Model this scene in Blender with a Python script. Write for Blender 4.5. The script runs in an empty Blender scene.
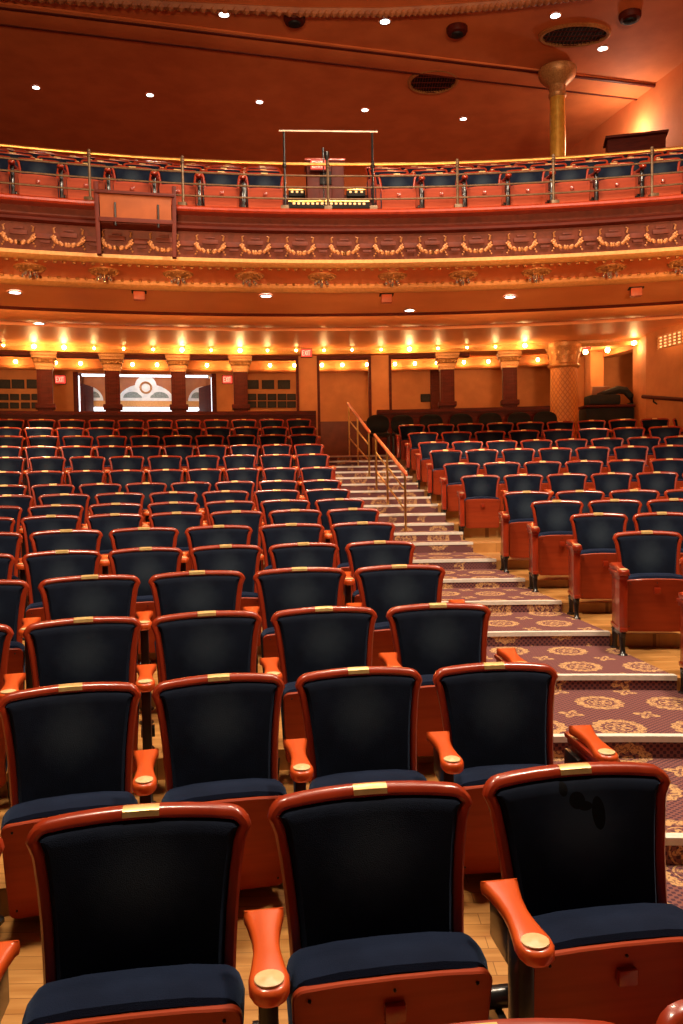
import bpy, bmesh, math, random
from mathutils import Vector, Matrix
random.seed(7)
S = bpy.context.scene
COL = S.collection
PI = math.pi
W, H, F = 683, 1024, 800.0
EYE = 1.6                      # eye height above the floor of the nearest full row
CX, CY = 0.91, -5.0            # centre of the curved seating plan

# ------------------------------------------------------------------ camera
cam_d = bpy.data.cameras.new('camera'); cam = bpy.data.objects.new('camera', cam_d); COL.objects.link(cam)
cam_d.sensor_fit = 'VERTICAL'; cam_d.sensor_height = 36; cam_d.lens = F / H * 36; cam_d.clip_start = .02; cam_d.clip_end = 200
PITCH, ROLL = math.radians(-2.29), math.radians(-1.0)
M3 = (Matrix.Rotation(PI / 2 + PITCH, 3, 'X') @ Matrix.Rotation(ROLL, 3, 'Z'))
cam.matrix_world = Matrix.Translation((0, 0, EYE)) @ M3.to_4x4()
S.camera = cam

def ray(x, y):
    return M3 @ Vector(((x - 341.5) / F, -(y - 512) / F, -1))
def at(x, y, d):                # point seen at pixel (x, y) at forward distance d
    r = ray(x, y); return Vector((0, 0, EYE)) + r * (d / r.y)
def at_R(x, y, R):              # point seen at (x, y) on the vertical cylinder of radius R about the plan centre
    r = ray(x, y)
    a = r.x ** 2 + r.y ** 2; b = -2 * (r.x * CX + r.y * CY); c = CX ** 2 + CY ** 2 - R ** 2
    t = (-b + math.sqrt(b * b - 4 * a * c)) / (2 * a)
    return Vector((0, 0, EYE)) + r * t
def at_z(x, y, z):              # z is absolute height
    r = ray(x, y); t = (z - EYE) / r.z
    return Vector((0, 0, EYE)) + r * t
def ang(p): return math.atan2(p.x - CX, p.y - CY)
def pol(R, a, z=0.0): return Vector((CX + R * math.sin(a), CY + R * math.cos(a), z))

# ------------------------------------------------------------------ materials
def new_mat(name):
    m = bpy.data.materials.new(name); m.use_nodes = True
    nt = m.node_tree; b = nt.nodes['Principled BSDF']; return m, nt, b
def N(nt, t, **kw):
    n = nt.nodes.new(t)
    for k, v in kw.items():
        setattr(n, k, v)
    return n
def noise_mix(nt, b, c1, c2, scale=5, detail=4, stretch=None, lo=.35, hi=.65, coord='Object'):
    tc = N(nt, 'ShaderNodeTexCoord'); mp = N(nt, 'ShaderNodeMapping')
    nt.links.new(tc.outputs[coord], mp.inputs[0])
    if stretch: mp.inputs['Scale'].default_value = stretch
    nz = N(nt, 'ShaderNodeTexNoise'); nz.inputs['Scale'].default_value = scale; nz.inputs['Detail'].default_value = detail
    nt.links.new(mp.outputs[0], nz.inputs['Vector'])
    cr = N(nt, 'ShaderNodeValToRGB'); cr.color_ramp.elements[0].position = lo; cr.color_ramp.elements[1].position = hi
    cr.color_ramp.elements[0].color = (*c1, 1); cr.color_ramp.elements[1].color = (*c2, 1)
    nt.links.new(nz.outputs['Fac'], cr.inputs[0]); nt.links.new(cr.outputs[0], b.inputs['Base Color'])
    return nz, cr, mp
def simple(name, c1, c2=None, rough=.5, metal=0, scale=5, stretch=None, coat=0, sheen=0, sheen_tint=(1, 1, 1), bump=0, bscale=200, spec=.5):
    m, nt, b = new_mat(name)
    c2 = c2 or tuple(min(1, v * 1.25) for v in c1)
    nz, cr, mp = noise_mix(nt, b, c1, c2, scale, stretch=stretch)
    b.inputs['Roughness'].default_value = rough; b.inputs['Metallic'].default_value = metal
    b.inputs['Coat Weight'].default_value = coat; b.inputs['Coat Roughness'].default_value = .12
    b.inputs['Sheen Weight'].default_value = sheen; b.inputs['Sheen Tint'].default_value = (*sheen_tint, 1); b.inputs['Sheen Roughness'].default_value = .45
    b.inputs['Specular IOR Level'].default_value = spec
    if bump:
        n2 = N(nt, 'ShaderNodeTexNoise'); n2.inputs['Scale'].default_value = bscale
        tc = N(nt, 'ShaderNodeTexCoord'); nt.links.new(tc.outputs['Object'], n2.inputs['Vector'])
        bp = N(nt, 'ShaderNodeBump'); bp.inputs['Strength'].default_value = bump; bp.inputs['Distance'].default_value = .01
        nt.links.new(n2.outputs['Fac'], bp.inputs['Height']); nt.links.new(bp.outputs[0], b.inputs['Normal'])
    return m
def emis(name, col, strength):
    m, nt, b = new_mat(name)
    b.inputs['Base Color'].default_value = (*col, 1); b.inputs['Emission Color'].default_value = (*col, 1)
    b.inputs['Emission Strength'].default_value = strength
    return m

CHERRY = simple('cherry wood', (.33, .026, .006), (.42, .040, .009), rough=.3, scale=3, stretch=(6, 6, 1), coat=.5)
CHERRY_PANEL = simple('cherry plywood', (.33, .036, .008), (.43, .054, .012), rough=.5, scale=2.5, stretch=(1, 1, 9), coat=.08, spec=.3)
CHERRY_ARM = simple('armrest wood', (.70, .085, .012), (.82, .12, .018), rough=.32, scale=4, stretch=(8, 1, 8), coat=.35)
FABRIC = simple('navy velvet', (.0022, .0045, .014), (.0045, .009, .024), rough=.85, scale=9, sheen=.14, sheen_tint=(.4, .6, 1), bump=.3, bscale=420, spec=.15)
def pale_centre(m):  # paler blue-grey towards the middle of the backrest
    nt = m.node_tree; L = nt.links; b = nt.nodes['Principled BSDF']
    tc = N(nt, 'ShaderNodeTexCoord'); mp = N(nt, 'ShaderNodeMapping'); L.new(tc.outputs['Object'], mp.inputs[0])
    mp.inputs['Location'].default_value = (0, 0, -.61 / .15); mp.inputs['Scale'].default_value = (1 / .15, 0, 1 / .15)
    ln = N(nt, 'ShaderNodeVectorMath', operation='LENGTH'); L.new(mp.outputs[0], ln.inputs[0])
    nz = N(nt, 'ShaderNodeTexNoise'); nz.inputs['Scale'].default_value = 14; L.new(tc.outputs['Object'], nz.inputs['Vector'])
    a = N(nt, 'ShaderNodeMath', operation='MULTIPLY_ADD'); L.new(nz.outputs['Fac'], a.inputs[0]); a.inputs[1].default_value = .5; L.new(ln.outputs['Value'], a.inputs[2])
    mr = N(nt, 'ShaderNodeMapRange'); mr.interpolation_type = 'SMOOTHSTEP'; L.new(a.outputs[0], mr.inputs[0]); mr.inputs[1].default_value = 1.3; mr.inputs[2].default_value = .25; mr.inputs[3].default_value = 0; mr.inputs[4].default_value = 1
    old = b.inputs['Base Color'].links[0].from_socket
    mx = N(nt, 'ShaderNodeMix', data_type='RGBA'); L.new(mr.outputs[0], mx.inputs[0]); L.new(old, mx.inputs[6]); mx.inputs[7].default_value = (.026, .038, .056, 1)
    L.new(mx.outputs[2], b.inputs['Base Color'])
pale_centre(FABRIC)
FABRIC_SEAT = simple('navy seat velvet', (.003, .0075, .027), (.006, .013, .04), rough=.85, scale=7, sheen=.2, sheen_tint=(.4, .6, 1), bump=.3, bscale=420, spec=.15)
BRASS = simple('brass', (.72, .45, .12), (.82, .56, .2), rough=.28, metal=1, scale=20)
PLATE = simple('brass plate', (.80, .50, .17), (.90, .62, .26), rough=.35, metal=.35, scale=30)
BRASS_DULL = simple('aged brass', (.42, .24, .06), (.58, .36, .1), rough=.4, metal=1, scale=20)
DISC = simple('pale disc', (.85, .62, .28), (.93, .74, .40), rough=.35, scale=60)
IRON = simple('black cast iron', (.008, .007, .007), (.016, .014, .014), rough=.3, scale=15, coat=.3)
BLACK = simple('black vinyl', (.005, .004, .004), (.010, .008, .008), rough=.65, spec=.3)
PLASTER_UP = simple('terracotta plaster', (.68, .18, .052), (.78, .225, .068), rough=.75, scale=2.2, bump=.12, bscale=60)
PLASTER_SOF = simple('ochre soffit paint', (.76, .27, .08), (.84, .32, .10), rough=.48, scale=1.2, bump=.05, bscale=9)
PLASTER_WALL = simple('tan wall paint', (.50, .165, .045), (.60, .21, .06), rough=.7, scale=3, bump=.1, bscale=80)
GOLD = simple('gold paint', (.58, .25, .065), (.70, .33, .10), rough=.45, scale=30, metal=.05)
GOLD_DIM = simple('antique gold relief', (.40, .16, .045), (.58, .27, .085), rough=.42, scale=40, metal=.35)
MAROON = simple('maroon paint', (.085, .009, .004), (.12, .014, .006), rough=.55, spec=.25, scale=8)
FASCIA = simple('maroon brown fascia', (.095, .014, .005), (.14, .022, .008), rough=.6, scale=14, spec=.3)
SWAG = simple('bronzed swag relief', (.36, .13, .04), (.54, .22, .075), rough=.4, scale=60, metal=.3)
MAROON_D = simple('dark maroon wood', (.065, .007, .003), (.10, .012, .005), rough=.55, scale=5, stretch=(1, 1, 6), coat=0, spec=.15)
DARKWALL = simple('dark wainscot', (.11, .022, .012), (.15, .03, .016), rough=.5, scale=4)
WHITE = simple('white strip', (.86, .80, .68), (.95, .90, .80), rough=.5, scale=30)
STEEL = simple('satin steel', (.55, .50, .45), (.7, .65, .6), rough=.3, metal=1)
GREY_W = simple('mural white', (.75, .78, .78), (.92, .93, .9), rough=.5, scale=8)
MURAL_BG = simple('mural brown', (.40, .12, .04), (.48, .16, .05), rough=.6)
GREYGREEN = simple('mural grey', (.16, .2, .18), (.34, .38, .34), rough=.6, scale=25)
PICT = simple('dark picture', (.008, .006, .005), (.03, .018, .012), rough=.7, scale=18)
RAILB = simple('dull bronze', (.11, .06, .03), (.17, .10, .05), rough=.45, scale=20, metal=.4)
BULB = emis('bulb glow', (1, .62, .22), 60)
LAMP_W = emis('recessed lamp glow', (1, .93, .88), 9)
TUBE = emis('cool tube glow', (.85, .93, 1), 2.5)
EXIT_BG = emis('exit sign field', (1, .07, .05), 1.0)
EXIT_TX = emis('exit sign letters', (1, .45, .30), 1.6)
GRILLE_LIT = emis('lit grille glow', (1, .62, .25), 1.4)

def wood_floor():
    m, nt, b = new_mat('honey wood floor')
    nz, cr, mp = noise_mix(nt, b, (.50, .22, .055), (.66, .33, .10), scale=3, stretch=(1, 10, 1))
    br = N(nt, 'ShaderNodeTexBrick'); br.inputs['Scale'].default_value = 1
    br.inputs['Brick Width'].default_value = .9; br.inputs['Row Height'].default_value = .07; br.inputs['Mortar Size'].default_value = .0015
    tc = N(nt, 'ShaderNodeTexCoord'); nt.links.new(tc.outputs['Object'], br.inputs['Vector'])
    mx = N(nt, 'ShaderNodeMix', data_type='RGBA', blend_type='MULTIPLY'); mx.inputs[0].default_value = .8
    br.inputs['Color1'].default_value = (1, 1, 1, 1); br.inputs['Color2'].default_value = (.82, .78, .7, 1); br.inputs['Mortar'].default_value = (.3, .2, .1, 1)
    nt.links.new(cr.outputs[0], mx.inputs[6]); nt.links.new(br.outputs['Color'], mx.inputs[7]); nt.links.new(mx.outputs[2], b.inputs['Base Color'])
    b.inputs['Roughness'].default_value = .4
    return m
WOODFLOOR = wood_floor()

def carpet_mat(name, dark=1.0):
    """purple-brown carpet woven with gold ring medallions, small motifs between them"""
    m, nt, b = new_mat(name); L = nt.links
    tc = N(nt, 'ShaderNodeTexCoord'); mp = N(nt, 'ShaderNodeMapping'); mp.inputs['Rotation'].default_value = (0, 0, .1)
    L.new(tc.outputs['Object'], mp.inputs[0])
    sep = N(nt, 'ShaderNodeSeparateXYZ'); L.new(mp.outputs[0], sep.inputs[0])
    def mth(op, a, bb=None, c=None):
        n = N(nt, 'ShaderNodeMath', operation=op)
        for i, v in enumerate((a, bb, c)):
            if v is None: continue
            if isinstance(v, (int, float)): n.inputs[i].default_value = v
            else: L.new(v, n.inputs[i])
        return n.outputs[0]
    # height folds into y so risers carry the pattern too
    X = sep.outputs[0]; Y = mth('SUBTRACT', sep.outputs[1], sep.outputs[2])
    PX, PY = .40, .46
    def cell(ox, oy):
        u = mth('SUBTRACT', mth('FRACT', mth('ADD', mth('DIVIDE', X, PX), ox)), .5)
        v = mth('SUBTRACT', mth('FRACT', mth('ADD', mth('DIVIDE', Y, PY), oy)), .5)
        u = mth('MULTIPLY', u, PX); v = mth('MULTIPLY', v, PY)
        r = mth('SQRT', mth('ADD', mth('MULTIPLY', u, u), mth('MULTIPLY', v, v)))
        th = mth('ARCTAN2', v, u)
        return r, th
    def band(r, lo, hi):
        return mth('MULTIPLY', mth('GREATER_THAN', r, lo), mth('LESS_THAN', r, hi))
    def medal(ox, oy):
        r, th = cell(ox, oy)
        r1 = mth('ADD', r, mth('MULTIPLY', mth('SINE', mth('MULTIPLY', th, 14)), .006))
        ring = band(r1, .088, .134)
        r2 = mth('ADD', r, mth('MULTIPLY', mth('SINE', mth('MULTIPLY', th, 6)), .014))
        flower = band(r2, .016, .045)
        thin = band(r, .062, .070)
        return mth('MAXIMUM', mth('MAXIMUM', ring, flower), thin)
    g = mth('MAXIMUM', medal(.0, .0), 0)
    r, th = cell(.5, .5)
    r3 = mth('ADD', r, mth('MULTIPLY', mth('SINE', mth('MULTIPLY', th, 4)), .02))
    g = mth('MAXIMUM', g, band(r3, .018, .052))
    nz = N(nt, 'ShaderNodeTexNoise'); nz.inputs['Scale'].default_value = 85; L.new(mp.outputs[0], nz.inputs['Vector'])
    g = mth('MULTIPLY', g, mth('MULTIPLY_ADD', mth('GREATER_THAN', nz.outputs['Fac'], .47), .75, .25))
    # weave
    dot = mth('MULTIPLY', mth('SINE', mth('MULTIPLY', X, 190)), mth('SINE', mth('MULTIPLY', Y, 190)))
    dots = mth('GREATER_THAN', dot, .1)
    m1 = N(nt, 'ShaderNodeMix', data_type='RGBA'); L.new(dots, m1.inputs[0])
    m1.inputs[6].default_value = (.27 * dark, .105 * dark, .09 * dark, 1); m1.inputs[7].default_value = (.10 * dark, .045 * dark, .06 * dark, 1)
    m2 = N(nt, 'ShaderNodeMix', data_type='RGBA'); L.new(g, m2.inputs[0]); L.new(m1.outputs[2], m2.inputs[6]); m2.inputs[7].default_value = (.66, .38, .17, 1)
    L.new(m2.outputs[2], b.inputs['Base Color'])
    b.inputs['Roughness'].default_value = .95; b.inputs['Specular IOR Level'].default_value = .1
    return m
CARPET = carpet_mat('medallion carpet')

# ------------------------------------------------------------------ mesh helpers
def finish(name, bm, mat, parent=None, smooth=True, kind=None):
    bmesh.ops.recalc_face_normals(bm, faces=bm.faces)
    me = bpy.data.meshes.new(name); bm.to_mesh(me); bm.free()
    me.materials.append(mat)
    if smooth:
        for p in me.polygons: p.use_smooth = True
        me.set_sharp_from_angle(angle=math.radians(38))
    o = bpy.data.objects.new(name, me); COL.objects.link(o)
    if parent: o.parent = parent
    if kind: o['kind'] = kind
    return o
def empty(name, loc=(0, 0, 0), rz=0.0):
    o = bpy.data.objects.new(name, None); o.empty_display_size = .1; COL.objects.link(o)
    o.location = loc; o.rotation_euler = (0, 0, rz); return o
def tag(o, label, cat, group=None):
    o['label'] = label; o['category'] = cat
    if group: o['group'] = group
    return o
def add_box(bm, c, s, rot=None, bev=0.0, seg=2):
    r = bmesh.ops.create_cube(bm, size=1)
    vs = r['verts']
    bmesh.ops.scale(bm, vec=s, verts=vs)
    if bev:
        es = list({e for v in vs for e in v.link_edges})
        rb = bmesh.ops.bevel(bm, geom=es, offset=bev, segments=seg, affect='EDGES', profile=.6)
        vs = list({v for f in rb['faces'] for v in f.verts} | {v for v in vs if v.is_valid})
    if rot is not None: bmesh.ops.rotate(bm, cent=(0, 0, 0), matrix=rot, verts=vs)
    bmesh.ops.translate(bm, vec=c, verts=vs)
    return vs
def add_tube(bm, pts, rad, n=8, caps=True):
    """tube through pts; rad a number or one per point"""
    pts = [Vector(p) for p in pts]
    if not hasattr(rad, '__len__'): rad = [rad] * len(pts)
    rings = []
    ref = Vector((0, 0, 1))
    for i, p in enumerate(pts):
        t = (pts[min(i + 1, len(pts) - 1)] - pts[max(i - 1, 0)]).normalized()
        if abs(t.dot(ref)) > .95: rr = Vector((0, 1, 0)) if abs(t.y) < .9 else Vector((1, 0, 0))
        else: rr = ref
        a = t.cross(rr).normalized(); b = t.cross(a).normalized()
        rings.append([bm.verts.new(p + (a * math.cos(2 * PI * k / n) + b * math.sin(2 * PI * k / n)) * rad[i]) for k in range(n)])
    for i in range(len(rings) - 1):
        for k in range(n):
            bm.faces.new((rings[i][k], rings[i][(k + 1) % n], rings[i + 1][(k + 1) % n], rings[i + 1][k]))
    if caps:
        bm.faces.new(rings[0]); bm.faces.new(rings[-1])
def add_lathe(bm, prof, c=(0, 0, 0), n=24, caps=True):
    """prof: (radius, z) from bottom to top"""
    c = Vector(c); rings = []
    for r, z in prof:
        rings.append([bm.verts.new(c + Vector((r * math.cos(2 * PI * k / n), r * math.sin(2 * PI * k / n), z))) for k in range(n)])
    for i in range(len(rings) - 1):
        for k in range(n):
            bm.faces.new((rings[i][k], rings[i][(k + 1) % n], rings[i + 1][(k + 1) % n], rings[i + 1][k]))
    if caps:
        bm.faces.new(rings[0]); bm.faces.new(rings[-1])
def add_arc(bm, prof, a0, a1, n=48, close=False):
    """sweep the (R, z) profile about the plan centre between two angles"""
    cols = []
    for i in range(n + 1):
        a = a0 + (a1 - a0) * i / n
        cols.append([bm.verts.new(pol(R, a, z)) for R, z in prof])
    m = len(prof)
    for i in range(n):
        for k in range(m if close else m - 1):
            k2 = (k + 1) % m
            bm.faces.new((cols[i][k], cols[i + 1][k], cols[i + 1][k2], cols[i][k2]))
    if close:
        bm.faces.new(cols[0]); bm.faces.new(cols[-1])
def arc_obj(name, prof, mat, a0, a1, n=48, close=True, parent=None, kind=None):
    bm = bmesh.new(); add_arc(bm, prof, a0, a1, n, close); return finish(name, bm, mat, parent, kind=kind)
def obox(name, c, s, mat, parent=None, rz=0.0, bev=0.0, kind=None, smooth=True):
    bm = bmesh.new(); add_box(bm, c, s, Matrix.Rotation(rz, 3, 'Z') if rz else None, bev); return finish(name, bm, mat, parent, smooth, kind)
def prism(bm, pts, z0, z1):
    lo = [bm.verts.new((p[0], p[1], z0)) for p in pts]; hi = [bm.verts.new((p[0], p[1], z1)) for p in pts]
    n = len(pts)
    for k in range(n): bm.faces.new((lo[k], lo[(k + 1) % n], hi[(k + 1) % n], hi[k]))
    bm.faces.new(lo); bm.faces.new(hi)
def offset_poly(pts, d):
    n = len(pts); out = []
    for i in range(n):
        a, b, c = Vector(pts[i - 1]), Vector(pts[i]), Vector(pts[(i + 1) % n])
        t = (c - a).normalized(); out.append((b.x - t.y * d, b.y + t.x * d))     # inward for CCW
    return out
def copy_tree(o, parent=None):
    c = o.copy(); COL.objects.link(c); c.parent = parent
    for ch in o.children: copy_tree(ch, c)
    return c

# ------------------------------------------------------------------ the theatre seat (faces local -Y, origin below the top of its back)
HT = .79
def back_outline():
    side = [(.214, .30), (.216, .38), (.220, .46), (.226, .54), (.235, .62), (.246, .69), (.2545, .712)]
    r = .052; cx, cz = .262 - r, .772 - r
    right = side + [(cx + r * math.cos(t), cz + r * math.sin(t)) for t in [math.radians(v) for v in (8, 28, 48, 68, 86)]]
    top = [(x, .772 + .010 * (1 - (x / .222) ** 2)) for x in (.17, .11, .0525, 0, -.0525, -.11, -.17)]
    left = [(-x, z) for x, z in reversed(right)]
    bot = [(x, .30) for x in (-.14, -.07, 0, .07, .14)]
    return right + top + left + bot
def bk(x, z, dep): return (x, -(HT - z) * .21 - .022 * (x / .26) ** 2 + .01 + dep, z)
def rings_mesh(bm, rings, close_last=True, close_first=False):
    rv = [[bm.verts.new(p) for p in r] for r in rings]
    n = len(rv[0])
    for i in range(len(rv) - 1):
        for k in range(n): bm.faces.new((rv[i][k], rv[i][(k + 1) % n], rv[i + 1][(k + 1) % n], rv[i + 1][k]))
    for flag, r in ((close_last, rv[-1]), (close_first, rv[0])):
        if flag:
            c = Vector((0, 0, 0))
            for v in r: c += v.co
            cv = bm.verts.new(c / n)
            for k in range(n): bm.faces.new((r[k], r[(k + 1) % n], cv))
def scl(pts, s, cz): return [(x * s, cz + (z - cz) * s) for x, z in pts]

def seat_back(parent):
    o0 = back_outline()
    bm = bmesh.new()
    R = []
    for ins, dep in ((.030, -.006), (.027, -.018), (.018, -.023), (.007, -.021), (0, -.012), (0, .008), (.007, .016)):
        R.append([bk(x, z, dep) for x, z in offset_poly(o0, ins)])
    for s in (.8, .45):
        R.append([bk(x, z, .018) for x, z in scl(o0, s, .54)])
    rings_mesh(bm, R)
    fr = finish('back_frame', bm, CHERRY, parent)
    bm = bmesh.new(); R = []
    def puff(x, z): return -.030 - .016 * max(0, 1 - (x / .235) ** 2) * max(0, 1 - ((z - .535) / .235) ** 2)
    for ins, dep in ((.026, .0), (.0285, -.014), (.034, -.024)):
        R.append([bk(x, z, dep) for x, z in offset_poly(o0, ins)])
    b = offset_poly(o0, .042)
    for s in (1, .9, .78, .64, .5, .35, .2):
        R.append([bk(x, z, puff(x, z)) for x, z in scl(b, s, .535)])
    rings_mesh(bm, R)
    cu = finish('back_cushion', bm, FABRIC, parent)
    # brass number plate let into the top of the rim
    bm = bmesh.new(); vs = []
    for i in range(7):
        x = -.043 + .086 * i / 6
        row = []
        zt = .772 + .010 * (1 - (x / .222) ** 2)
        for z, dep in ((zt - .019, -.0255), (zt - .005, -.0245), (zt + .0022, -.013), (zt + .0022, -.002), (zt - .004, -.002), (zt - .019, -.012)):
            row.append(bm.verts.new(bk(x, z, dep)))
        vs.append(row)
    for i in range(6):
        for k in range(6): bm.faces.new((vs[i][k], vs[i + 1][k], vs[i + 1][(k + 1) % 6], vs[i][(k + 1) % 6]))
    bm.faces.new(vs[0]); bm.faces.new(vs[-1])
    pl = finish('number_plate', bm, PLATE, parent); pl['label'] = 'small brass row plate on the top rail'
def round_rect(w0, w1, z0, z1, r, crown=.0):
    pts = [(x, z0) for x in (-.12, 0, .12)]
    pts = []
    for cx, cz, a0 in ((w0 - r, z0 + r, -90), (w1 - r, z1 - r, 0)):
        pts += [(cx + r * math.cos(math.radians(a0 + t)), cz + r * math.sin(math.radians(a0 + t))) for t in (0, 22, 45, 68, 90)]
    top = [(x, z1 + crown * (1 - (x / w1) ** 2)) for x in (w1 * .5, 0, -w1 * .5)]
    left = [(-x, z) for x, z in reversed(pts)]
    return pts + top + left
def sy(z, dep): return -.205 - .075 * (z - .12) / .37 + dep
def seat_bottom(parent):
    o0 = round_rect(.218, .228, .125, .478, .03, .008)
    bm = bmesh.new(); R = []
    for ins, dep in ((.0, .012), (.0, -.004), (.004, -.009)):
        R.append([(x, sy(z, dep), z) for x, z in offset_poly(o0, ins)])
    for s in (.75, .4): R.append([(x, sy(z, -.010 - .004 * (1 - s)), z) for x, z in scl(o0, s, .30)])
    rings_mesh(bm, R, True, True)
    for x, z in ((-.19, .452), (.19, .452), (0, .457), (-.19, .16), (.19, .16)):
        r = bmesh.ops.create_uvsphere(bm, u_segments=6, v_segments=4, radius=.0045)
        bmesh.ops.translate(bm, vec=(x, sy(z, -.012), z), verts=r['verts'])
        for f in {f for v in r['verts'] for f in v.link_faces}: f.material_index = 1
    pan = finish('seat_panel', bm, CHERRY_PANEL, parent); pan.data.materials.append(IRON)
    bm = bmesh.new(); add_box(bm, (.0, sy(.405, -.022), .405), (.048, .022, .042), bev=.006)
    finish('panel_block', bm, CHERRY, pan)
    o1 = round_rect(.216, .230, .14, .496, .05, .012)
    bm = bmesh.new(); R = []
    for ins, dep in ((.018, .008), (.004, .018), (-.004, .05), (-.006, .10), (.002, .14), (.03, .155)):
        R.append([(x, sy(z, dep), z) for x, z in offset_poly(o1, ins)])
    for s in (.6, .3): R.append([(x, sy(z, .158), z) for x, z in scl(o1, s, .30)])
    rings_mesh(bm, R, True, True)
    finish('seat_cushion', bm, FABRIC_SEAT, parent)
def foot(bm, x, y, z1, lean=0.0):
    add_tube(bm, [(x, y, 0), (x, y, .012), (x, y, .02), (x, y + lean * .4, .06), (x, y + lean, z1)], [.036, .036, .021, .018, .028], 8)
def armrest(parent, x, mat=None):
    half = [(.0, -.492), (.018, -.489), (.032, -.478), (.040, -.458), (.041, -.435), (.035, -.405), (.029, -.36), (.028, -.33), (.031, -.29), (.038, -.25), (.044, -.225), (.045, -.21)]
    pts = half + [(-a, b) for a, b in reversed(half[1:])]
    bm = bmesh.new(); R = []
    def az(y): return .548 + (y + .48) * .10
    for ins, dz in ((.006, -.020), (.0, -.012), (.0, .006), (.004, .012), (.011, .0145)):
        R.append([(x + p[0], p[1], az(p[1]) + dz) for p in offset_poly(pts, ins)])
    rv = [[bm.verts.new(p) for p in r] for r in R]; n = len(pts)
    for i in range(len(rv) - 1):
        for k in range(n): bm.faces.new((rv[i][k], rv[i][(k + 1) % n], rv[i + 1][(k + 1) % n], rv[i + 1][k]))
    bm.faces.new(rv[0]); bm.faces.new(rv[-1])
    a = finish('armrest', bm, mat or CHERRY_ARM, parent)
    bm = bmesh.new(); zz = az(-.45) + .013
    add_lathe(bm, [(.030, zz), (.030, zz + .004), (.027, zz + .0055), (.012, zz + .0055), (.010, zz + .007), (0.002, zz + .007)], (x, -.45, 0), 20)
    d = finish('number_disc', bm, DISC, a); d['label'] = 'pale round seat number disc'
def standard(parent, x):
    bm = bmesh.new()
    add_box(bm, (x, -.36, .32), (.040, .075, .42), bev=.010)
    add_box(bm, (x, -.25, .47), (.022, .16, .10), bev=.006)
    add_box(bm, (x, -.24, .20), (.022, .20, .09), bev=.006)
    foot(bm, x, -.40, .16, .03); foot(bm, x, -.13, .18, -.03)
    add_tube(bm, [(x, -.34, .53), (x, -.34, .548 + .014)], .014, 6)
    # round hinge boss
    add_tube(bm, [(x - .03, -.19, .27), (x + .03, -.19, .27)], .028, 10)
    finish('iron_standard', bm, IRON, parent)
def end_panel(parent, x, s):
    bm = bmesh.new()
    add_box(bm, (x, -.30, .345), (.042, .26, .36), bev=.006)
    add_box(bm, (x, -.425, .345), (.060, .045, .37), bev=.012)
    add_box(bm, (x, -.305, .175), (.056, .30, .028), bev=.008)
    e = finish('end_panel', bm, CHERRY, parent)
    bm = bmesh.new()
    add_box(bm, (x, -.31, .515), (.066, .31, .022), bev=.007)
    add_box(bm, (x, -.31, .535), (.082, .33, .02), bev=.007)
    finish('panel_capital', bm, CHERRY, e)
    bm = bmesh.new()
    add_box(bm, (x, -.30, .145), (.034, .28, .036), bev=.005)
    foot(bm, x, -.42, .15, .02); foot(bm, x, -.17, .15, -.02)
    add_box(bm, (x - s * .040, -.24, .31), (.022, .14, .36), bev=.006); add_tube(bm, [(x - s * .03, -.20, .27), (x - s * .07, -.20, .27)], .03, 10)
    f = finish('end_feet', bm, IRON, e); f['label'] = 'black cast iron feet and hinge bracket'

PW = .2825
def make_seat(name, side, end, dark=False):
    """side -1 / +1: which side carries the shared armrest; end: the outer side at the aisle is finished too"""
    t = empty(name)
    seat_back(t); seat_bottom(t)
    armrest(t, side * PW, CHERRY if dark else None); standard(t, side * PW)  # darker wood on balcony arms puts their shade into the colour
    if end: armrest(t, -side * PW, CHERRY if side > 0 else None); end_panel(t, -side * PW, -side)  # right-block aisle arm in darker wood, its shade painted in
    return t
protos = {}
def seat(kind):
    if kind not in protos:
        protos[kind] = make_seat('theatre_seat', *kind); return protos[kind]
    return copy_tree(protos[kind])

# ------------------------------------------------------------------ rows
ORD = ['zeroth', 'first', 'second', 'third', 'fourth', 'fifth', 'sixth', 'seventh', 'eighth', 'ninth', 'tenth', 'eleventh', 'twelfth', 'thirteenth', 'fourteenth', 'fifteenth', 'sixteenth', 'seventeenth', 'eighteenth']
P = .9
def RR(n): return 7.25 + P * n
TOP = {-1: -.875, 0: -.804, 1: -.727, 2: -.626, 3: -.522, 4: -.440, 5: -.346, 6: -.260, 7: -.185, 8: -.088, 9: .022, 10: .200, 11: .415, 12: .607, 13: .815, 14: 1.012, 15: 1.22}
FL = {n: EYE + TOP[n] - HT for n in TOP}       # absolute floor height
FL[-2] = FL[-1] - .05
def ROWY(n, x):
    # approximate picture height of a row's top, for aiming rays
    d = 2.25 + P * n
    return 480 - TOP[n] * F / d
# picture x of the aisle seat centre, of another seat centre further out, and seats between them
LEFT = {-1: (807, 472, 1), 0: (575, 137.5, 2), 1: (493.5, 70, 3), 2: (437.5, 83, 3), 3: (399, 89.5, 3), 4: (379.5, 61.7, 4), 5: (362.3, 65.9, 4),
        6: (352.6, 50.6, 5), 7: (339.3, 55.5, 5), 8: (327, 64.1, 5), 9: (320.6, 52.7, 6), 10: (316.6, 44.8, 7), 11: (312, 47, 7), 12: (308.2, 41, 8),
        13: (303.5, 43, 8), 14: (302.5, 38.7, 9), 15: (298.5, 41.3, 9)}
RIGHT = {3: (716, 800, 1), 4: (646.5, 723, 1), 5: (598, 661.5, 1), 6: (556.5, 673.5, 2), 7: (526.5, 633.7, 2), 9: (480, 656.6, 4),
         10: (461.3, 626, 4), 11: (445.5, 630.6, 5), 12: (433.3, 643.4, 6), 13: (422.9, 664.8, 7), 14: (411.4, 654.6, 8)}
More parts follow.
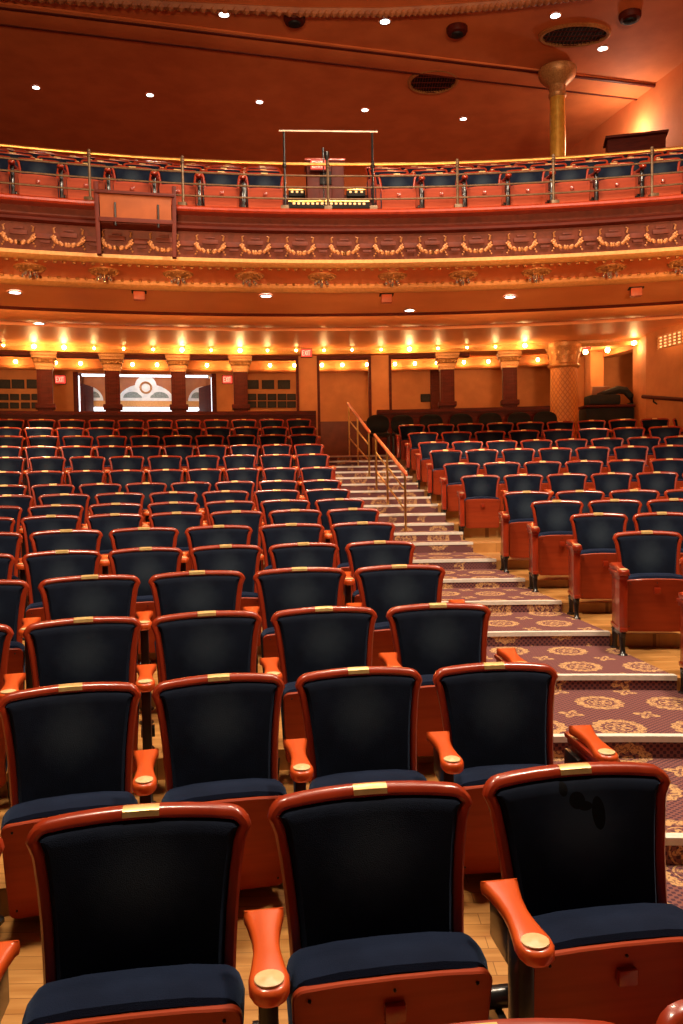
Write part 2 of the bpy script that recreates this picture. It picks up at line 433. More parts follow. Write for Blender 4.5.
def row_name(n, block):
    if n == -1: return 'row cropped by the bottom edge'
    if block == 'L':
        if n <= 9: return '%s full row from the front' % ORD[n + 1] if n else 'nearest full row'
        return 'steep rear tier, %s row' % ORD[n - 9]
    if n == 3: return 'row at the right picture edge'
    if n <= 7: return '%s visible front row' % ORD[n - 3]
    if n == 9: return 'row behind the wood landing'
    return 'steep rear tier, %s row' % ORD[n - 9]
NEAR = {0: ((572, 2.22), (133, 1.985)), -1: ((800, 1.35), (465, 1.25))}
def place_row(n, spec, block):
    xa, xb, k = spec
    pa = at_R(xa, ROWY(n, xa), RR(n)); pb = at_R(xb, ROWY(n, xb), RR(n))
    a0, a1 = ang(pa), ang(pb); da = (a1 - a0) / k
    pitch = abs(da) * RR(n)
    sx = pitch / .565
    i = 0
    while True:
        a = a0 + da * i; p = pol(RR(n), a, FL[n])
        px = 341.5 + F * p.x / p.y
        half = .5 * pitch * F / p.y
        if px + half < -8 or (px - half > 700 and i > 1): break
        if n == -1 and i > 1: break
        if n in (3,) and block == 'R' and i > 0: break
        side = -1 if block == 'L' else 1
        o = seat((side, i == 0))
        o.location = p; o.rotation_euler = (0, 0, -a); o.scale = (sx, 1, 1.055 if block == 'R' and n < 8 else (1.03 if block == 'R' and n < 12 else 1))
        if block == 'L' and n > 0: o.rotation_euler = (0, 0, -a + math.radians(2.5))
        if n in NEAR:
            (x1, d1), (x2, d2) = NEAR[n]
            p1 = Vector(((x1 - 341.5) / F * d1, d1)); p2 = Vector(((x2 - 341.5) / F * d2, d2)); st = (p2 - p1) / k
            q = p1 + st * i; o.location = (q.x, q.y, FL[n]); o.rotation_euler = (0, 0, math.atan2(-st.y, -st.x) * .72); o.scale = (st.length / .565, 1, 1)
        if block == 'L' and n <= 1:
            for ch in o.children:
                if ch.name.startswith('seat_'): ch.location = (0, -.015, -.045 if n < 1 else -.075)
        where = 'left' if block == 'L' else 'right'
        pos = 'beside the aisle' if i == 0 else '%s from the aisle' % ORD[i + 1]
        extra = ''
        if n == 0 and i == 0: lab = 'navy seat with dark stains on its backrest, nearest full row, beside the aisle'
        else: lab = 'navy seat %s of aisle, %s, %s' % (where, row_name(n, block), pos)
        grp = 'theatre seats %s of the aisle' % where
        tag(o, lab, 'theatre seat', grp)
        i += 1
        if i > 16: break
for n, s in LEFT.items(): place_row(n, s, 'L')
for n, s in RIGHT.items(): place_row(n, s, 'R')

# dark damp stains on the aisle seat of the nearest row (a mark of its own shape on the cloth)
def stain_mat():
    m, nt, b = new_mat('stained navy velvet'); L = nt.links
    tc = N(nt, 'ShaderNodeTexCoord')
    noise_mix(nt, b, (.0022, .0045, .014), (.0045, .009, .024), 9); pale_centre(m); base = b.inputs['Base Color'].links[0].from_socket
    acc = None
    for (x, z, rx, rz) in ((.045, .665, .018, .042), (-.01, .70, .022, .022), (-.045, .73, .012, .018), (.01, .685, .02, .012)):
        mpn = N(nt, 'ShaderNodeMapping'); L.new(tc.outputs['Object'], mpn.inputs[0])
        mpn.inputs['Location'].default_value = (-x / rx, 0, -z / rz); mpn.inputs['Scale'].default_value = (1 / rx, 0, 1 / rz)
        ln = N(nt, 'ShaderNodeVectorMath', operation='LENGTH'); L.new(mpn.outputs[0], ln.inputs[0])
        s = N(nt, 'ShaderNodeMath', operation='LESS_THAN'); L.new(ln.outputs['Value'], s.inputs[0]); s.inputs[1].default_value = 1
        if acc is None: acc = s.outputs[0]
        else:
            mx = N(nt, 'ShaderNodeMath', operation='MAXIMUM'); L.new(acc, mx.inputs[0]); L.new(s.outputs[0], mx.inputs[1]); acc = mx.outputs[0]
    mx = N(nt, 'ShaderNodeMix', data_type='RGBA'); L.new(acc, mx.inputs[0]); L.new(base, mx.inputs[6]); mx.inputs[7].default_value = (.001, .001, .002, 1)
    L.new(mx.outputs[2], b.inputs['Base Color'])
    sh = N(nt, 'ShaderNodeMath', operation='MULTIPLY_ADD'); L.new(acc, sh.inputs[0]); sh.inputs[1].default_value = -.13; sh.inputs[2].default_value = .14
    L.new(sh.outputs[0], b.inputs['Sheen Weight']); b.inputs['Sheen Tint'].default_value = (.45, .62, 1, 1); b.inputs['Sheen Roughness'].default_value = .45
    b.inputs['Roughness'].default_value = .85; b.inputs['Specular IOR Level'].default_value = .15
    return m
for o in list(COL.objects):
    if o.get('label', '').startswith('navy seat with dark stains'):
        for ch in o.children:
            if ch.name.startswith('back_cushion'):
                ch.data = ch.data.copy(); ch.data.materials[0] = stain_mat()

# ------------------------------------------------------------------ floors, aisle steps
A0, A1 = math.radians(-34), math.radians(30)
def aisle_x(Y, s):
    return (2.50 - .104 * Y) if s > 0 else (.97 - .098 * Y)
def aisle_ang(R, s):
    a = 0.0
    for _ in range(12):
        Y = CY + R * math.cos(a); a = math.asin((aisle_x(Y, s) - CX) / R)
    return a
NOS = 1.0                       # the platform of a row begins this far in front of its seat backs
rows = sorted(FL)
bm_w = bmesh.new()
def fr(n): return RR(n) - NOS
for n in rows:
    R0 = fr(n); R1 = fr(n + 1) if n < 15 else 27.2
    lo = FL[n] - .32
    prof = [(R0, lo), (R0, FL[n]), (R1 + .0, FL[n]), (R1 + .0, lo)]
    add_arc(bm_w, prof, A0, A1, 64, True)
finish('floor', bm_w, WOODFLOOR, kind='structure', smooth=False)
def aisle_slab(bm, R0, R1, zt, zb, dR=.0):
    """carpet tread + riser following the arcs between the aisle lines"""
    nseg = 14; t = []
    for i in range(nseg + 1):
        f = i / nseg
        a = aisle_ang(R0, -1) * (1 - f) + aisle_ang(R0, 1) * f; b = aisle_ang(R1, -1) * (1 - f) + aisle_ang(R1, 1) * f
        t.append((bm.verts.new(pol(R0, a, zb)), bm.verts.new(pol(R0, a, zt)), bm.verts.new(pol(R1, b, zt)), bm.verts.new(pol(R1, b, zb))))
    for i in range(nseg):
        for k in range(3): bm.faces.new((t[i][k], t[i + 1][k], t[i + 1][k + 1], t[i][k + 1]))
    bm.faces.new(t[0]); bm.faces.new(t[-1])
bmc = bmesh.new(); bmn = bmesh.new()
steps = []
for n in rows:
    if n <= 8: steps.append((fr(n), FL[n]))
    elif n == 9: steps.append((fr(9), FL[9]))
    if n >= 10:
        steps.append((fr(n) - .45, (FL[n - 1] + FL[n]) / 2)); steps.append((fr(n), FL[n]))
steps.sort()
for i, (R0, z) in enumerate(steps):
    R1 = steps[i + 1][0] if i + 1 < len(steps) else 21.6
    zb = (steps[i - 1][1] if i else z - .15) - .01
    aisle_slab(bmc, R0 - .012, R1, z + .010, zb)
    # nosing strip
    nw = .045 if R0 < 14.6 else .06
    aisle_slab(bmn, R0 - .018, R0 + nw - .018, z + .018, z - .012)
finish('floor', bmc, CARPET, kind='structure', smooth=False)
finish('trim_1', bmn, WHITE, kind='structure', smooth=False)

# ------------------------------------------------------------------ handrails in the aisle
def handrail(base_pts, tops, label):
    """base_pts: floor points of the posts low to high, tops: heights"""
    t = empty('aisle_handrail', base_pts[0]); o = Vector(base_pts[0])
    T = [Vector((p[0], p[1], z)) - o for p, z in zip(base_pts, tops)]
    B = [Vector(p) - o for p in base_pts]
    for b, tp in zip(B, T):
        bm = bmesh.new(); add_tube(bm, [b, b + Vector((0, 0, .012)), b + Vector((0, 0, .014)), tp], [.045, .045, .015, .015], 10)
        finish('post', bm, BRASS, t)
    bm = bmesh.new()
    d = (T[-1] - T[0]).normalized()
    add_tube(bm, [T[0] - d * .12, T[0] - d * .06, T[-1] + d * .10, T[-1] + d * .14], [.015, .025, .025, .015], 10)
    finish('wooden_grip', bm, CHERRY_ARM, t)
    for f in (.36, .70):
        bm = bmesh.new(); add_tube(bm, [B[0].lerp(T[0], f), B[-1].lerp(T[-1], f)], .013, 8)
        finish('cross_bar', bm, BRASS, t)
    return tag(t, label, 'handrail', 'brass aisle handrails')
def step_z(R):
    z = steps[0][1]
    for R0, zz in steps:
        if R0 <= R: z = zz
    return z + .01
def post_at(x, d):
    X = (x - 341.5) / F * d; R = math.hypot(X - CX, d - CY); return (X, d, step_z(R))
p = [post_at(405.5, 10.2), post_at(388, 11.3), post_at(377, 12.3)]
tz = [EYE + (480 - 476.2) * 10.2 / F + .03, 0, EYE + (480 - 438.5) * 12.3 / F + .02]; tz[1] = tz[0] + (tz[2] - tz[0]) * (11.3 - 10.2) / 2.1
handrail(p, tz, 'lower brass handrail with wooden grip, nearer of the two in the aisle')
p = [post_at(370, 13.1), post_at(359, 14.2), post_at(350.5, 15.2)]
tz = [EYE + (480 - 431.7) * 13.1 / F, 0, EYE + (480 - 405) * 15.2 / F]; tz[1] = (tz[0] + tz[2]) / 2
handrail(p, tz, 'upper brass handrail with wooden grip at the top of the steps')

# ------------------------------------------------------------------ rear partition, column line, back wall
ZF = FL[15]
ZS = EYE + 2.62                 # underside of the balcony
def ax(x, y, R): return ang(at_R(x, y, R))
aL = A0; aR = A1
RP = 21.35
a_pl = ax(316, 412, RP); a_pr = ax(377, 412, RP); a_pr2 = ax(556, 412, RP)
ztl = EYE + 1.41
for a0, a1, nm in ((aL, a_pl, 'trim_2'), (a_pr, a_pr2, 'trim_3')):
    arc_obj(nm, [(RP, ZF), (RP, ztl - .07), (RP + .10, ztl - .07), (RP + .10, ZF)], MAROON_D, a0, a1, 40, kind='structure')
    arc_obj(nm, [(RP - .04, ztl - .07), (RP - .04, ztl), (RP + .22, ztl), (RP + .22, ztl - .07)], MAROON_D, a0, a1, 40, kind='structure')
RC = 21.9
zb = EYE + 2.60                 # underside of the beam on the columns
# soffit behind the beam and promenade ceiling with mouldings
arc_obj('trim_4', [(RC - .30, ZS + .25), (RC - .30, zb + .05), (RC - .26, zb), (RC + .3, zb), (RC + .34, zb + .05), (RC + .34, ZS + .6)], PLASTER_WALL, aL, aR, 64, kind='structure')
zpc = EYE + 2.86
arc_obj('ceiling', [(RC + .3, zpc + .22), (27.5, zpc + .22), (27.5, zpc + .4), (RC + .3, zpc + .4)], PLASTER_SOF, aL, aR, 64, kind='structure')
RB = 26.2
arc_obj('trim_29', [(24.9, EYE + 2.70), (24.86, EYE + 2.73), (24.9, EYE + 2.76), (24.9, EYE + 2.93), (24.84, EYE + 2.96), (24.9, zpc + .22), (25.1, zpc + .22), (25.1, EYE + 2.70)], PLASTER_WALL, aL, aR, 64, kind='structure')
arc_obj('trim_5', [(RB - .32, zpc + .22), (RB - .32, zpc + .14), (RB - .20, zpc + .06), (RB - .06, zpc - .02), (RB + .1, zpc - .02), (RB + .1, zpc + .22)], GOLD, aL, aR, 64, kind='structure')
arc_obj('trim_6', [(24.0, zpc + .22), (24.0, zpc + .08), (24.06, zpc + .05), (24.3, zpc + .05), (24.36, zpc + .08), (24.36, zpc + .22)], MAROON, aL, aR, 64, kind='structure')
arc_obj('trim_7', [(22.7, zpc + .22), (22.7, zpc + .10), (23.0, zpc + .06), (23.1, zpc + .22)], GOLD, aL, aR, 64, kind='structure')
# promenade back wall: two pieces left and right of the lit opening
aN0, aN1 = ax(76, 390, RB), ax(214, 390, RB)
for nm, a0, a1 in (('wall_back', aL, aN0), ('wall_back', aN1, aR)):
    arc_obj(nm, [(RB, ZF), (RB, zpc + .22), (RB + .15, zpc + .22), (RB + .15, ZF)], PLASTER_WALL, a0, a1, 40, kind='structure')
    arc_obj('baseboard_back', [(RB - .03, ZF), (RB - .03, ZF + 1.0), (RB, ZF + 1.03), (RB, ZF)], DARKWALL, a0, a1, 40, kind='structure')
arc_obj('wall_back', [(RB, EYE + 2.79), (RB, zpc + .22), (RB + .15, zpc + .22), (RB + .15, EYE + 2.79)], PLASTER_WALL, aN0, aN1, 20, kind='structure')
# lobby behind the opening
RM = 28.4
arc_obj('wall_lobby', [(RM + .05, ZF), (RM + .05, EYE + 3.4), (RM + .2, EYE + 3.4), (RM + .2, ZF)], MURAL_BG, aN0 - .05, aN1 + .05, 20, kind='structure')
arc_obj('floor', [(27.1, ZF - .1), (27.1, ZF), (RM + .2, ZF), (RM + .2, ZF - .1)], WOODFLOOR, aN0 - .05, aN1 + .05, 20, kind='structure')
arc_obj('ceiling', [(RB + .1, EYE + 3.3), (RB + .1, EYE + 3.4), (RM + .2, EYE + 3.4), (RM + .2, EYE + 3.3)], PLASTER_SOF, aN0 - .05, aN1 + .05, 20, kind='structure')
# frame of the opening
for x in (76, 214):
    q = at_R(x, 390, RB - .03); rz = -ang(q)
    obox('trim_8', (q.x, q.y, (ZF + EYE + 2.8) / 2), (.12, .2, EYE + 2.8 - ZF), MAROON_D, rz=rz, bev=.01, kind='structure')
# mural
def mural():
    q = at_R(146, 392, RM - .08); t = empty('wall_mural', (q.x, q.y, EYE + 2.1), -ang(q))
    k = q.y / F        # metres per picture pixel at that distance
    def P2(px, py): return ((px - 146) * k, (392 - py) * k + (q.z - (EYE + 2.1)))
    bm = bmesh.new(); add_box(bm, (0, .03, 0 + (q.z - EYE - 2.1)), (118 * k, .05, 44 * k), bev=.01); finish('backboard', bm, MURAL_BG, t)
    def plate(name, pts, mat, y0, y1):
        bm = bmesh.new()
        a = [bm.verts.new((x, y0, z)) for x, z in pts]; b = [bm.verts.new((x, y1, z)) for x, z in pts]
        n = len(pts)
        for i in range(n): bm.faces.new((a[i], a[(i + 1) % n], b[(i + 1) % n], b[i]))
        bm.faces.new(a); bm.faces.new(b); return finish(name, bm, mat, t, smooth=False)
    def lobe(cx, base, half, h, n=16):
        return [P2(cx + half * math.cos(PI * i / n), base - h * math.sin(PI * i / n)) for i in range(n + 1)]
    plate('low_arch', lobe(146, 401, 27, 17), GREY_W, -.03, .01)
    plate('wing', lobe(133, 398, 9, 6), GREYGREEN, -.045, -.02); plate('wing', lobe(159, 398, 9, 6), GREYGREEN, -.045, -.02)
    c = [P2(146 + 10.5 * math.cos(2 * PI * i / 28), 386.5 - 10.5 * math.sin(2 * PI * i / 28)) for i in range(28)]
    plate('round_head', c, GREY_W, -.06, -.02)
    bm = bmesh.new(); cx, cz = P2(146, 388)
    pts = [(cx + 5.2 * k * math.cos(2 * PI * i / 20), -.075, cz + 5.2 * k * math.sin(2 * PI * i / 20)) for i in range(21)]
    add_tube(bm, pts, .03, 6, False); finish('gold_wreath', bm, GOLD_DIM, t)
    for cx in (88, 204):
        plate('low_arch', lobe(cx, 401, 17, 15), GREY_W, -.03, .01); plate('wing', lobe(cx + (8 if cx < 146 else -8), 398, 6, 6), GREYGREEN, -.045, -.02)
    plate('sill', [P2(90, 406.5), P2(202, 406.5), P2(202, 401), P2(90, 401)], GOLD, -.06, .0)
    tag(t, 'white lobed mural with a gold wreath in the lit lobby opening', 'mural')
mural()
for (y, lab) in ((375.6, 'white glowing tube light above the lobby mural'), (409.2, 'white glowing tube light below the lobby mural')):
    a, b = at_R(81 if y < 400 else 93, y, RM - .35), at_R(209 if y < 400 else 199, y - 1.5 * 0, RM - .35)
    mid = (a + b) / 2; t = empty('tube_light', mid)
    z = mid.z
    a = Vector((a.x, a.y, z)) - mid; b = Vector((b.x, b.y, z)) - mid
    bm = bmesh.new(); add_tube(bm, [a, b], .040 if y < 400 else .055, 8); finish('tube', bm, TUBE, t)
    bm = bmesh.new()
    for e in (a, b): add_box(bm, e, (.06, .09, .12), bev=.01)
    finish('end_caps', bm, STEEL, t); tag(t, lab, 'light')
for x, lab in ((79, 'thin upright white tube light at left of the lobby opening'), (212, 'thin upright white tube light at right of the lobby opening')):
    q = at_R(x, 392, RB + .25); bm = bmesh.new(); add_tube(bm, [(q.x, q.y, ZF), (q.x, q.y, EYE + 2.75)], .022, 8)
    o = finish('tube_light', bm, TUBE); tag(o, lab, 'light')
# door leaves standing open in the opening
for x0, x1, lab in ((81.5, 92.5, 'dark red door leaf standing open at left of the mural'), (199.5, 210.5, 'dark red door leaf standing open at right of the mural')):
    a, b = at_R(x0 if x0 < 100 else x1, 392, RB + .35), at_R(x1 if x0 < 100 else x0, 392, RB + 1.1)
    a.z = b.z = 0; L = (b - a).length; mid = (a + b) / 2; rz = math.atan2(b.y - a.y, b.x - a.x)
    t = empty('door_leaf', (mid.x, mid.y, ZF), rz)
    bm = bmesh.new(); add_box(bm, (0, 0, 1.08), (L, .05, 2.12), bev=.01)
    for z in (.55, 1.5): add_box(bm, (0, -.03, z), (L * .66, .02, .7), bev=.01)
    finish('leaf', bm, MAROON_D, t)
    bm = bmesh.new(); add_tube(bm, [(L * .35, -.07, .9), (L * .35, -.07, 1.2)], .012, 6); finish('pull_handle', bm, BRASS_DULL, t)
    tag(t, lab, 'door')

# columns of the promenade
def column(x, w, label):
    q = at_R(x, 385, RC + .05); t = empty('promenade_column', (q.x, q.y, ZF), -ang(q))
    Ht = zb - ZF
    bm = bmesh.new(); add_box(bm, (0, 0, Ht * .5 - .1), (w, w, Ht - .25), bev=.015)
    for dx in (-w * .28, w * .28): add_box(bm, (dx, -w * .5, Ht * .52), (.05, .02, Ht - .95), bev=.005)
    finish('shaft', bm, MAROON_D, t)
    bm = bmesh.new(); hb = ztl - ZF + .16
    add_box(bm, (0, 0, .12), (w * 1.45, w * 1.45, .24), bev=.02)
    add_box(bm, (0, 0, hb - .02), (w * 1.3, w * 1.3, .10), bev=.02); finish('base', bm, MAROON_D, t)
    bm = bmesh.new()
    for k, (s, z) in enumerate(((1.12, -.30), (1.22, -.24), (1.40, -.16), (1.62, -.08), (1.72, -.02))):
        add_box(bm, (0, 0, Ht + z), (w * s, w * s, .075), bev=.012)
    for i in range(6):
        for s in (-1, 1):
            u = -w * .6 + w * 1.2 * i / 5
            r = bmesh.ops.create_uvsphere(bm, u_segments=6, v_segments=5, radius=.04); bmesh.ops.translate(bm, vec=(u, -w * .66, Ht - .17), verts=r['verts'])
            break
    c = finish('capital', bm, GOLD_DIM, t); c['label'] = 'gilded stepped capital'
    return tag(t, label, 'column', 'dark red columns of the promenade')
for x, lab in ((45, 'dark red square column left of the left exit sign'), (112.5, 'dark red square column at the left edge of the mural centre'),
               (178.5, 'dark red square column at the right edge of the mural centre'), (240.5, 'dark red square column right of the exit sign beside the lobby'),
               (447, 'dark red square column right of the doorway, left of the pair'), (509.5, 'dark red square column just left of the big gilded column')):
    column(x, .29, lab)

# tan piers and door frames on the column line
def pier(x0, x1, nm='wall_pier', R=RC, z0=None, z1=None, mat=PLASTER_WALL, th=.35):
    a0, a1 = ax(x0, 385, R), ax(x1, 385, R)
    return arc_obj(nm, [(R, z0 or ZF), (R, z1 or zb), (R + th, z1 or zb), (R + th, z0 or ZF)], mat, a0, a1, 4, kind='structure')
pier(299, 317.5); pier(371.5, 389)
for x in (297.6, 318.5, 370, 390.4):
    pier(x - 1.3, x + 1.3, 'trim_9', RC - .04, None, None, MAROON_D, .2)
for x0, x1 in ((0, 297), (318, 371), (391, 470)):
    pier(x0, x1, 'trim_10', RC - .03, zb - .07, zb + .02, MAROON_D, .2)
# low dark wall panel at the head of the aisle below the doorway
pier(317, 372, 'trim_11', RC + 3.4, ZF, ZF + 1.05, DARKWALL, .1)

# picture frames on the back wall
def frame(x, y, w, h, label, grp):
    q = at_R(x, y, RB - .05); k = q.y / F
    t = empty('picture_frame', q, -ang(q))
    bm = bmesh.new(); W2, H2 = w * k / 2, h * k / 2
    for c, s in (((0, 0, H2), (W2 * 2 + .02, .03, .02)), ((0, 0, -H2), (W2 * 2 + .02, .03, .02)), ((W2, 0, 0), (.02, .03, H2 * 2)), ((-W2, 0, 0), (.02, .03, H2 * 2))):
        add_box(bm, c, s, bev=.003)
    finish('moulding', bm, BLACK, t)
    bm = bmesh.new(); add_box(bm, (0, .005, 0), (W2 * 2, .02, H2 * 2)); finish('picture', bm, PICT, t)
    tag(t, label, 'picture', grp)
def words(i, n): return ['leftmost', 'second from left', 'third from left', 'fourth from left', 'fifth from left', 'rightmost'][i if i < n - 1 else 5]
for y, xs, w, h, rn in ((384, (4, 18, 33), 11, 8, 'top'), (397, (4, 14.5, 25.5, 36), 7.5, 5.2, 'middle'), (405.5, (4, 14.5, 25.5, 36), 7.5, 5.2, 'bottom')):
    for i, x in enumerate(xs):
        frame(x, y, w, h, 'small dark picture frame, %s in the %s line at the far left wall' % (words(i, len(xs)), rn), 'framed pictures on the back wall')
for y, xs, w, h, rn in ((384.5, (252.5, 268, 284), 11.5, 8, 'top'), (397, (252, 262, 272, 282, 291.5), 8, 5.5, 'middle'), (404.5, (252, 262, 272, 282, 291.5), 8, 5.5, 'bottom')):
    for i, x in enumerate(xs):
        frame(x, y, w, h, 'small dark picture frame, %s in the %s line left of the doorway' % (words(i, len(xs)), rn), 'framed pictures on the back wall')
frame(425.5, 398, 9, 7, 'single small dark picture frame left of the dark cabinet', None)
q = at_R(436.5, 392, RB - .3); t = empty('wall_cabinet', (q.x, q.y, ZF), -ang(q))
bm = bmesh.new(); add_box(bm, (0, 0, 1.2), (.30, .35, 2.4), bev=.02); finish('carcass', bm, MAROON_D, t)
bm = bmesh.new(); add_box(bm, (0, -.185, 1.25), (.22, .02, 2.0), bev=.01); finish('door', bm, MAROON_D, t)
tag(t, 'tall narrow dark cabinet against the back wall beside a column', 'cabinet')

# exit signs
LET = {'E': [((0, 0), (0, 1)), ((0, 1), (.7, 1)), ((0, .5), (.6, .5)), ((0, 0), (.7, 0))], 'X': [((0, 0), (.7, 1)), ((.7, 0), (0, 1))],
       'I': [((.1, 0), (.1, 1))], 'T': [((.35, 0), (.35, 1)), ((0, 1), (.7, 1))]}
def exit_sign(p, rz, w, h, label, bg=None, tx=None):
    t = empty('exit_sign', p, rz)
    bm = bmesh.new(); add_box(bm, (0, .035, 0), (w + .03, .06, h + .03), bev=.008); finish('housing', bm, MAROON, t)
    bm = bmesh.new(); add_box(bm, (0, 0, 0), (w, .02, h), bev=.003); finish('face', bm, bg or EXIT_BG, t)
    bm = bmesh.new(); u = w * .8 / 3.3; x = -w * .4
    for ch in 'EXIT':
        for a, b in LET[ch]:
            A = Vector((x + a[0] * u, -.014, (a[1] - .5) * h * .62)); B = Vector((x + b[0] * u, -.014, (b[1] - .5) * h * .62))
            mid = (A + B) / 2; L = (B - A).length + w * .025; ang_ = math.atan2(B.z - A.z, B.x - A.x)
            add_box(bm, mid, (L, .008, w * .045), Matrix.Rotation(-ang_, 3, 'Y'))
        x += u * (.35 if ch == 'I' else 1.0)
    finish('lettering', bm, tx or EXIT_TX, t, smooth=False)
    return tag(t, label, 'exit sign', 'red exit signs')
for x, y, R, w, h, lab in ((60.3, 379.5, RB - .08, .24, .19, 'red exit sign at left of the lobby opening'), (227.5, 379.5, RB - .08, .24, .19, 'red exit sign at right of the lobby opening'),
                     (306.5, 353.0, 20.93, .20, .14, 'red exit sign on the beam left of the doorway')):
    q = at_R(x, y, R); exit_sign(q, -ang(q), w, h, lab)
q = at_R(584, 344.5, 21.7); exit_sign(q, -ang(q) + .1, .24, .17, 'exit sign partly hidden by the big gilded column')

# bulbs: row on the ceiling before the beam, row on the promenade cornice
def bulb(p, label, grp, pw, r=.032, up=.05):
    t = empty('ceiling_bulb', p)
    bm = bmesh.new(); add_lathe(bm, [(.055, up), (.055, up - .012), (.03, up - .018), (.022, r * .6)][::-1], (0, 0, 0), 12); finish('socket', bm, BRASS_DULL, t)
    bm = bmesh.new(); add_lathe(bm, [(.001, -r * 1.1), (r * .7, -r * .8), (r, 0), (r * .7, r * .7), (r * .4, r)], (0, 0, 0), 12); finish('glass', bm, BULB, t)
    tag(t, label, 'light', grp)
    if pw:
        l = bpy.data.lights.new('bulb_light', 'POINT'); l.energy = pw; l.color = (1, .55, .2); l.shadow_soft_size = .05
        lo = bpy.data.objects.new('bulb_light', l); COL.objects.link(lo); lo.location = (p.x, p.y, p.z - .09 - r)
xs = [3.4, 34, 64, 94, 123.5, 153, 182, 211, 240, 267.5, 296, 324, 352, 381, 409.5, 438, 467, 495.5, 525]
for i, x in enumerate(xs):
    big = x in (34, 64, 182, 240, 409.5, 525)
    q = pol(20.9, ax(x, 347, 20.9), ZS - .06)
    bulb(q, 'bright bulb on the soffit before the columns, %s from the left' % ORD[i + 1] if i < 18 else 'bright bulb on the soffit before the columns, last on the right', 'bulbs on the soffit before the columns', 14 if big else (5 if i % 2 else 0), .04 if big else .024)
xs2 = [15.6, 55.5, 80.5, 132.5, 157, 207, 232, 270, 294.5, 322, 342.5, 367, 395, 415, 437, 464, 488.5, 538]
for i, x in enumerate(xs2):
    a = ax(x, 366, 24.7); q = pol(24.74, a, EYE + 2.82)
    bulb(q, 'small bulb on the promenade ceiling, %s from the left' % ORD[i + 1], 'bulbs on the promenade ceiling', 8 if i % 2 == 0 else 4, .042, .05)

# ------------------------------------------------------------------ big gilded column with round capital
def weave_mat():
    m, nt, b = new_mat('woven gold column'); L = nt.links
    tc = N(nt, 'ShaderNodeTexCoord'); sep = N(nt, 'ShaderNodeSeparateXYZ'); L.new(tc.outputs['Object'], sep.inputs[0])
    th = N(nt, 'ShaderNodeMath', operation='ARCTAN2'); L.new(sep.outputs[0], th.inputs[0]); L.new(sep.outputs[1], th.inputs[1])
    def wv(k):
        a = N(nt, 'ShaderNodeMath', operation='MULTIPLY_ADD'); L.new(th.outputs[0], a.inputs[0]); a.inputs[1].default_value = 9 * k
        z = N(nt, 'ShaderNodeMath', operation='MULTIPLY'); L.new(sep.outputs[2], z.inputs[0]); z.inputs[1].default_value = 26
        L.new(z.outputs[0], a.inputs[2]); s = N(nt, 'ShaderNodeMath', operation='SINE'); L.new(a.outputs[0], s.inputs[0]); return s.outputs[0]
    def ab(v):
        n = N(nt, 'ShaderNodeMath', operation='ABSOLUTE'); L.new(v, n.inputs[0]); return n.outputs[0]
    mu = N(nt, 'ShaderNodeMath', operation='MINIMUM'); L.new(ab(wv(1)), mu.inputs[0]); L.new(ab(wv(-1)), mu.inputs[1])
    cr = N(nt, 'ShaderNodeValToRGB'); L.new(mu.outputs[0], cr.inputs[0])
    cr.color_ramp.elements[0].position = .0; cr.color_ramp.elements[0].color = (.34, .09, .02, 1); cr.color_ramp.elements[1].position = .45; cr.color_ramp.elements[1].color = (.62, .23, .05, 1)
    L.new(cr.outputs[0], b.inputs['Base Color']); b.inputs['Roughness'].default_value = .5
    bp = N(nt, 'ShaderNodeBump'); bp.inputs['Strength'].default_value = .4; bp.inputs['Distance'].default_value = .02
    L.new(mu.outputs[0], bp.inputs['Height']); L.new(bp.outputs[0], b.inputs['Normal'])
    return m
def round_column(p, z0, z1, rad, capr, caph, label, mat, nleaf=12):
    t = empty('round_column', (p.x, p.y, z0)); Ht = z1 - z0
    bm = bmesh.new(); add_lathe(bm, [(rad * 1.0, .25), (rad * .98, Ht * .5), (rad * .94, Ht - caph)], n=40); finish('shaft', bm, mat, t)
    bm = bmesh.new(); add_lathe(bm, [(rad * 1.35, 0), (rad * 1.35, .1), (rad * 1.2, .14), (rad * 1.25, .18), (rad * 1.05, .25)], n=40); finish('base', bm, GOLD_DIM, t)
    bm = bmesh.new()
    add_lathe(bm, [(rad * .96, Ht - caph), (rad * 1.12, Ht - caph + .03), (rad * 1.14, Ht - caph + .06), (rad * 1.0, Ht - caph + .09), (rad * 1.06, Ht - caph * .6), (capr * .9, Ht - caph * .32), (capr * .97, Ht - caph * .22), (capr, Ht - caph * .16), (capr, Ht - .02), (capr * .95, Ht)], n=40)
    cap = finish('capital', bm, GOLD_DIM, t)
    bm = bmesh.new()
    for i in range(nleaf * 2) if nleaf else ():
        a = 2 * PI * i / (nleaf * 2); z = Ht - caph * (.62 if i % 2 else .42); r = rad * 1.1 if i % 2 else capr * .86
        vs = bmesh.ops.create_uvsphere(bm, u_segments=8, v_segments=6, radius=1)['verts']
        bmesh.ops.scale(bm, vec=(.030 * rad / .28, .010, caph * .09), verts=vs)
        bmesh.ops.rotate(bm, cent=(0, 0, 0), matrix=Matrix.Rotation(a - PI / 2, 3, 'Z'), verts=vs)
        bmesh.ops.translate(bm, vec=(r * math.cos(a), r * math.sin(a), z), verts=vs)
    if nleaf: finish('leaf_ornament', bm, GOLD, cap)
    else: bm.free()
    return tag(t, label, 'column')
q = at(564, 400, 15.9)
round_column(q, FL[15], ZS, .272, .36, .50, 'big round column with woven gold shaft at the rear of the right seats', weave_mat())

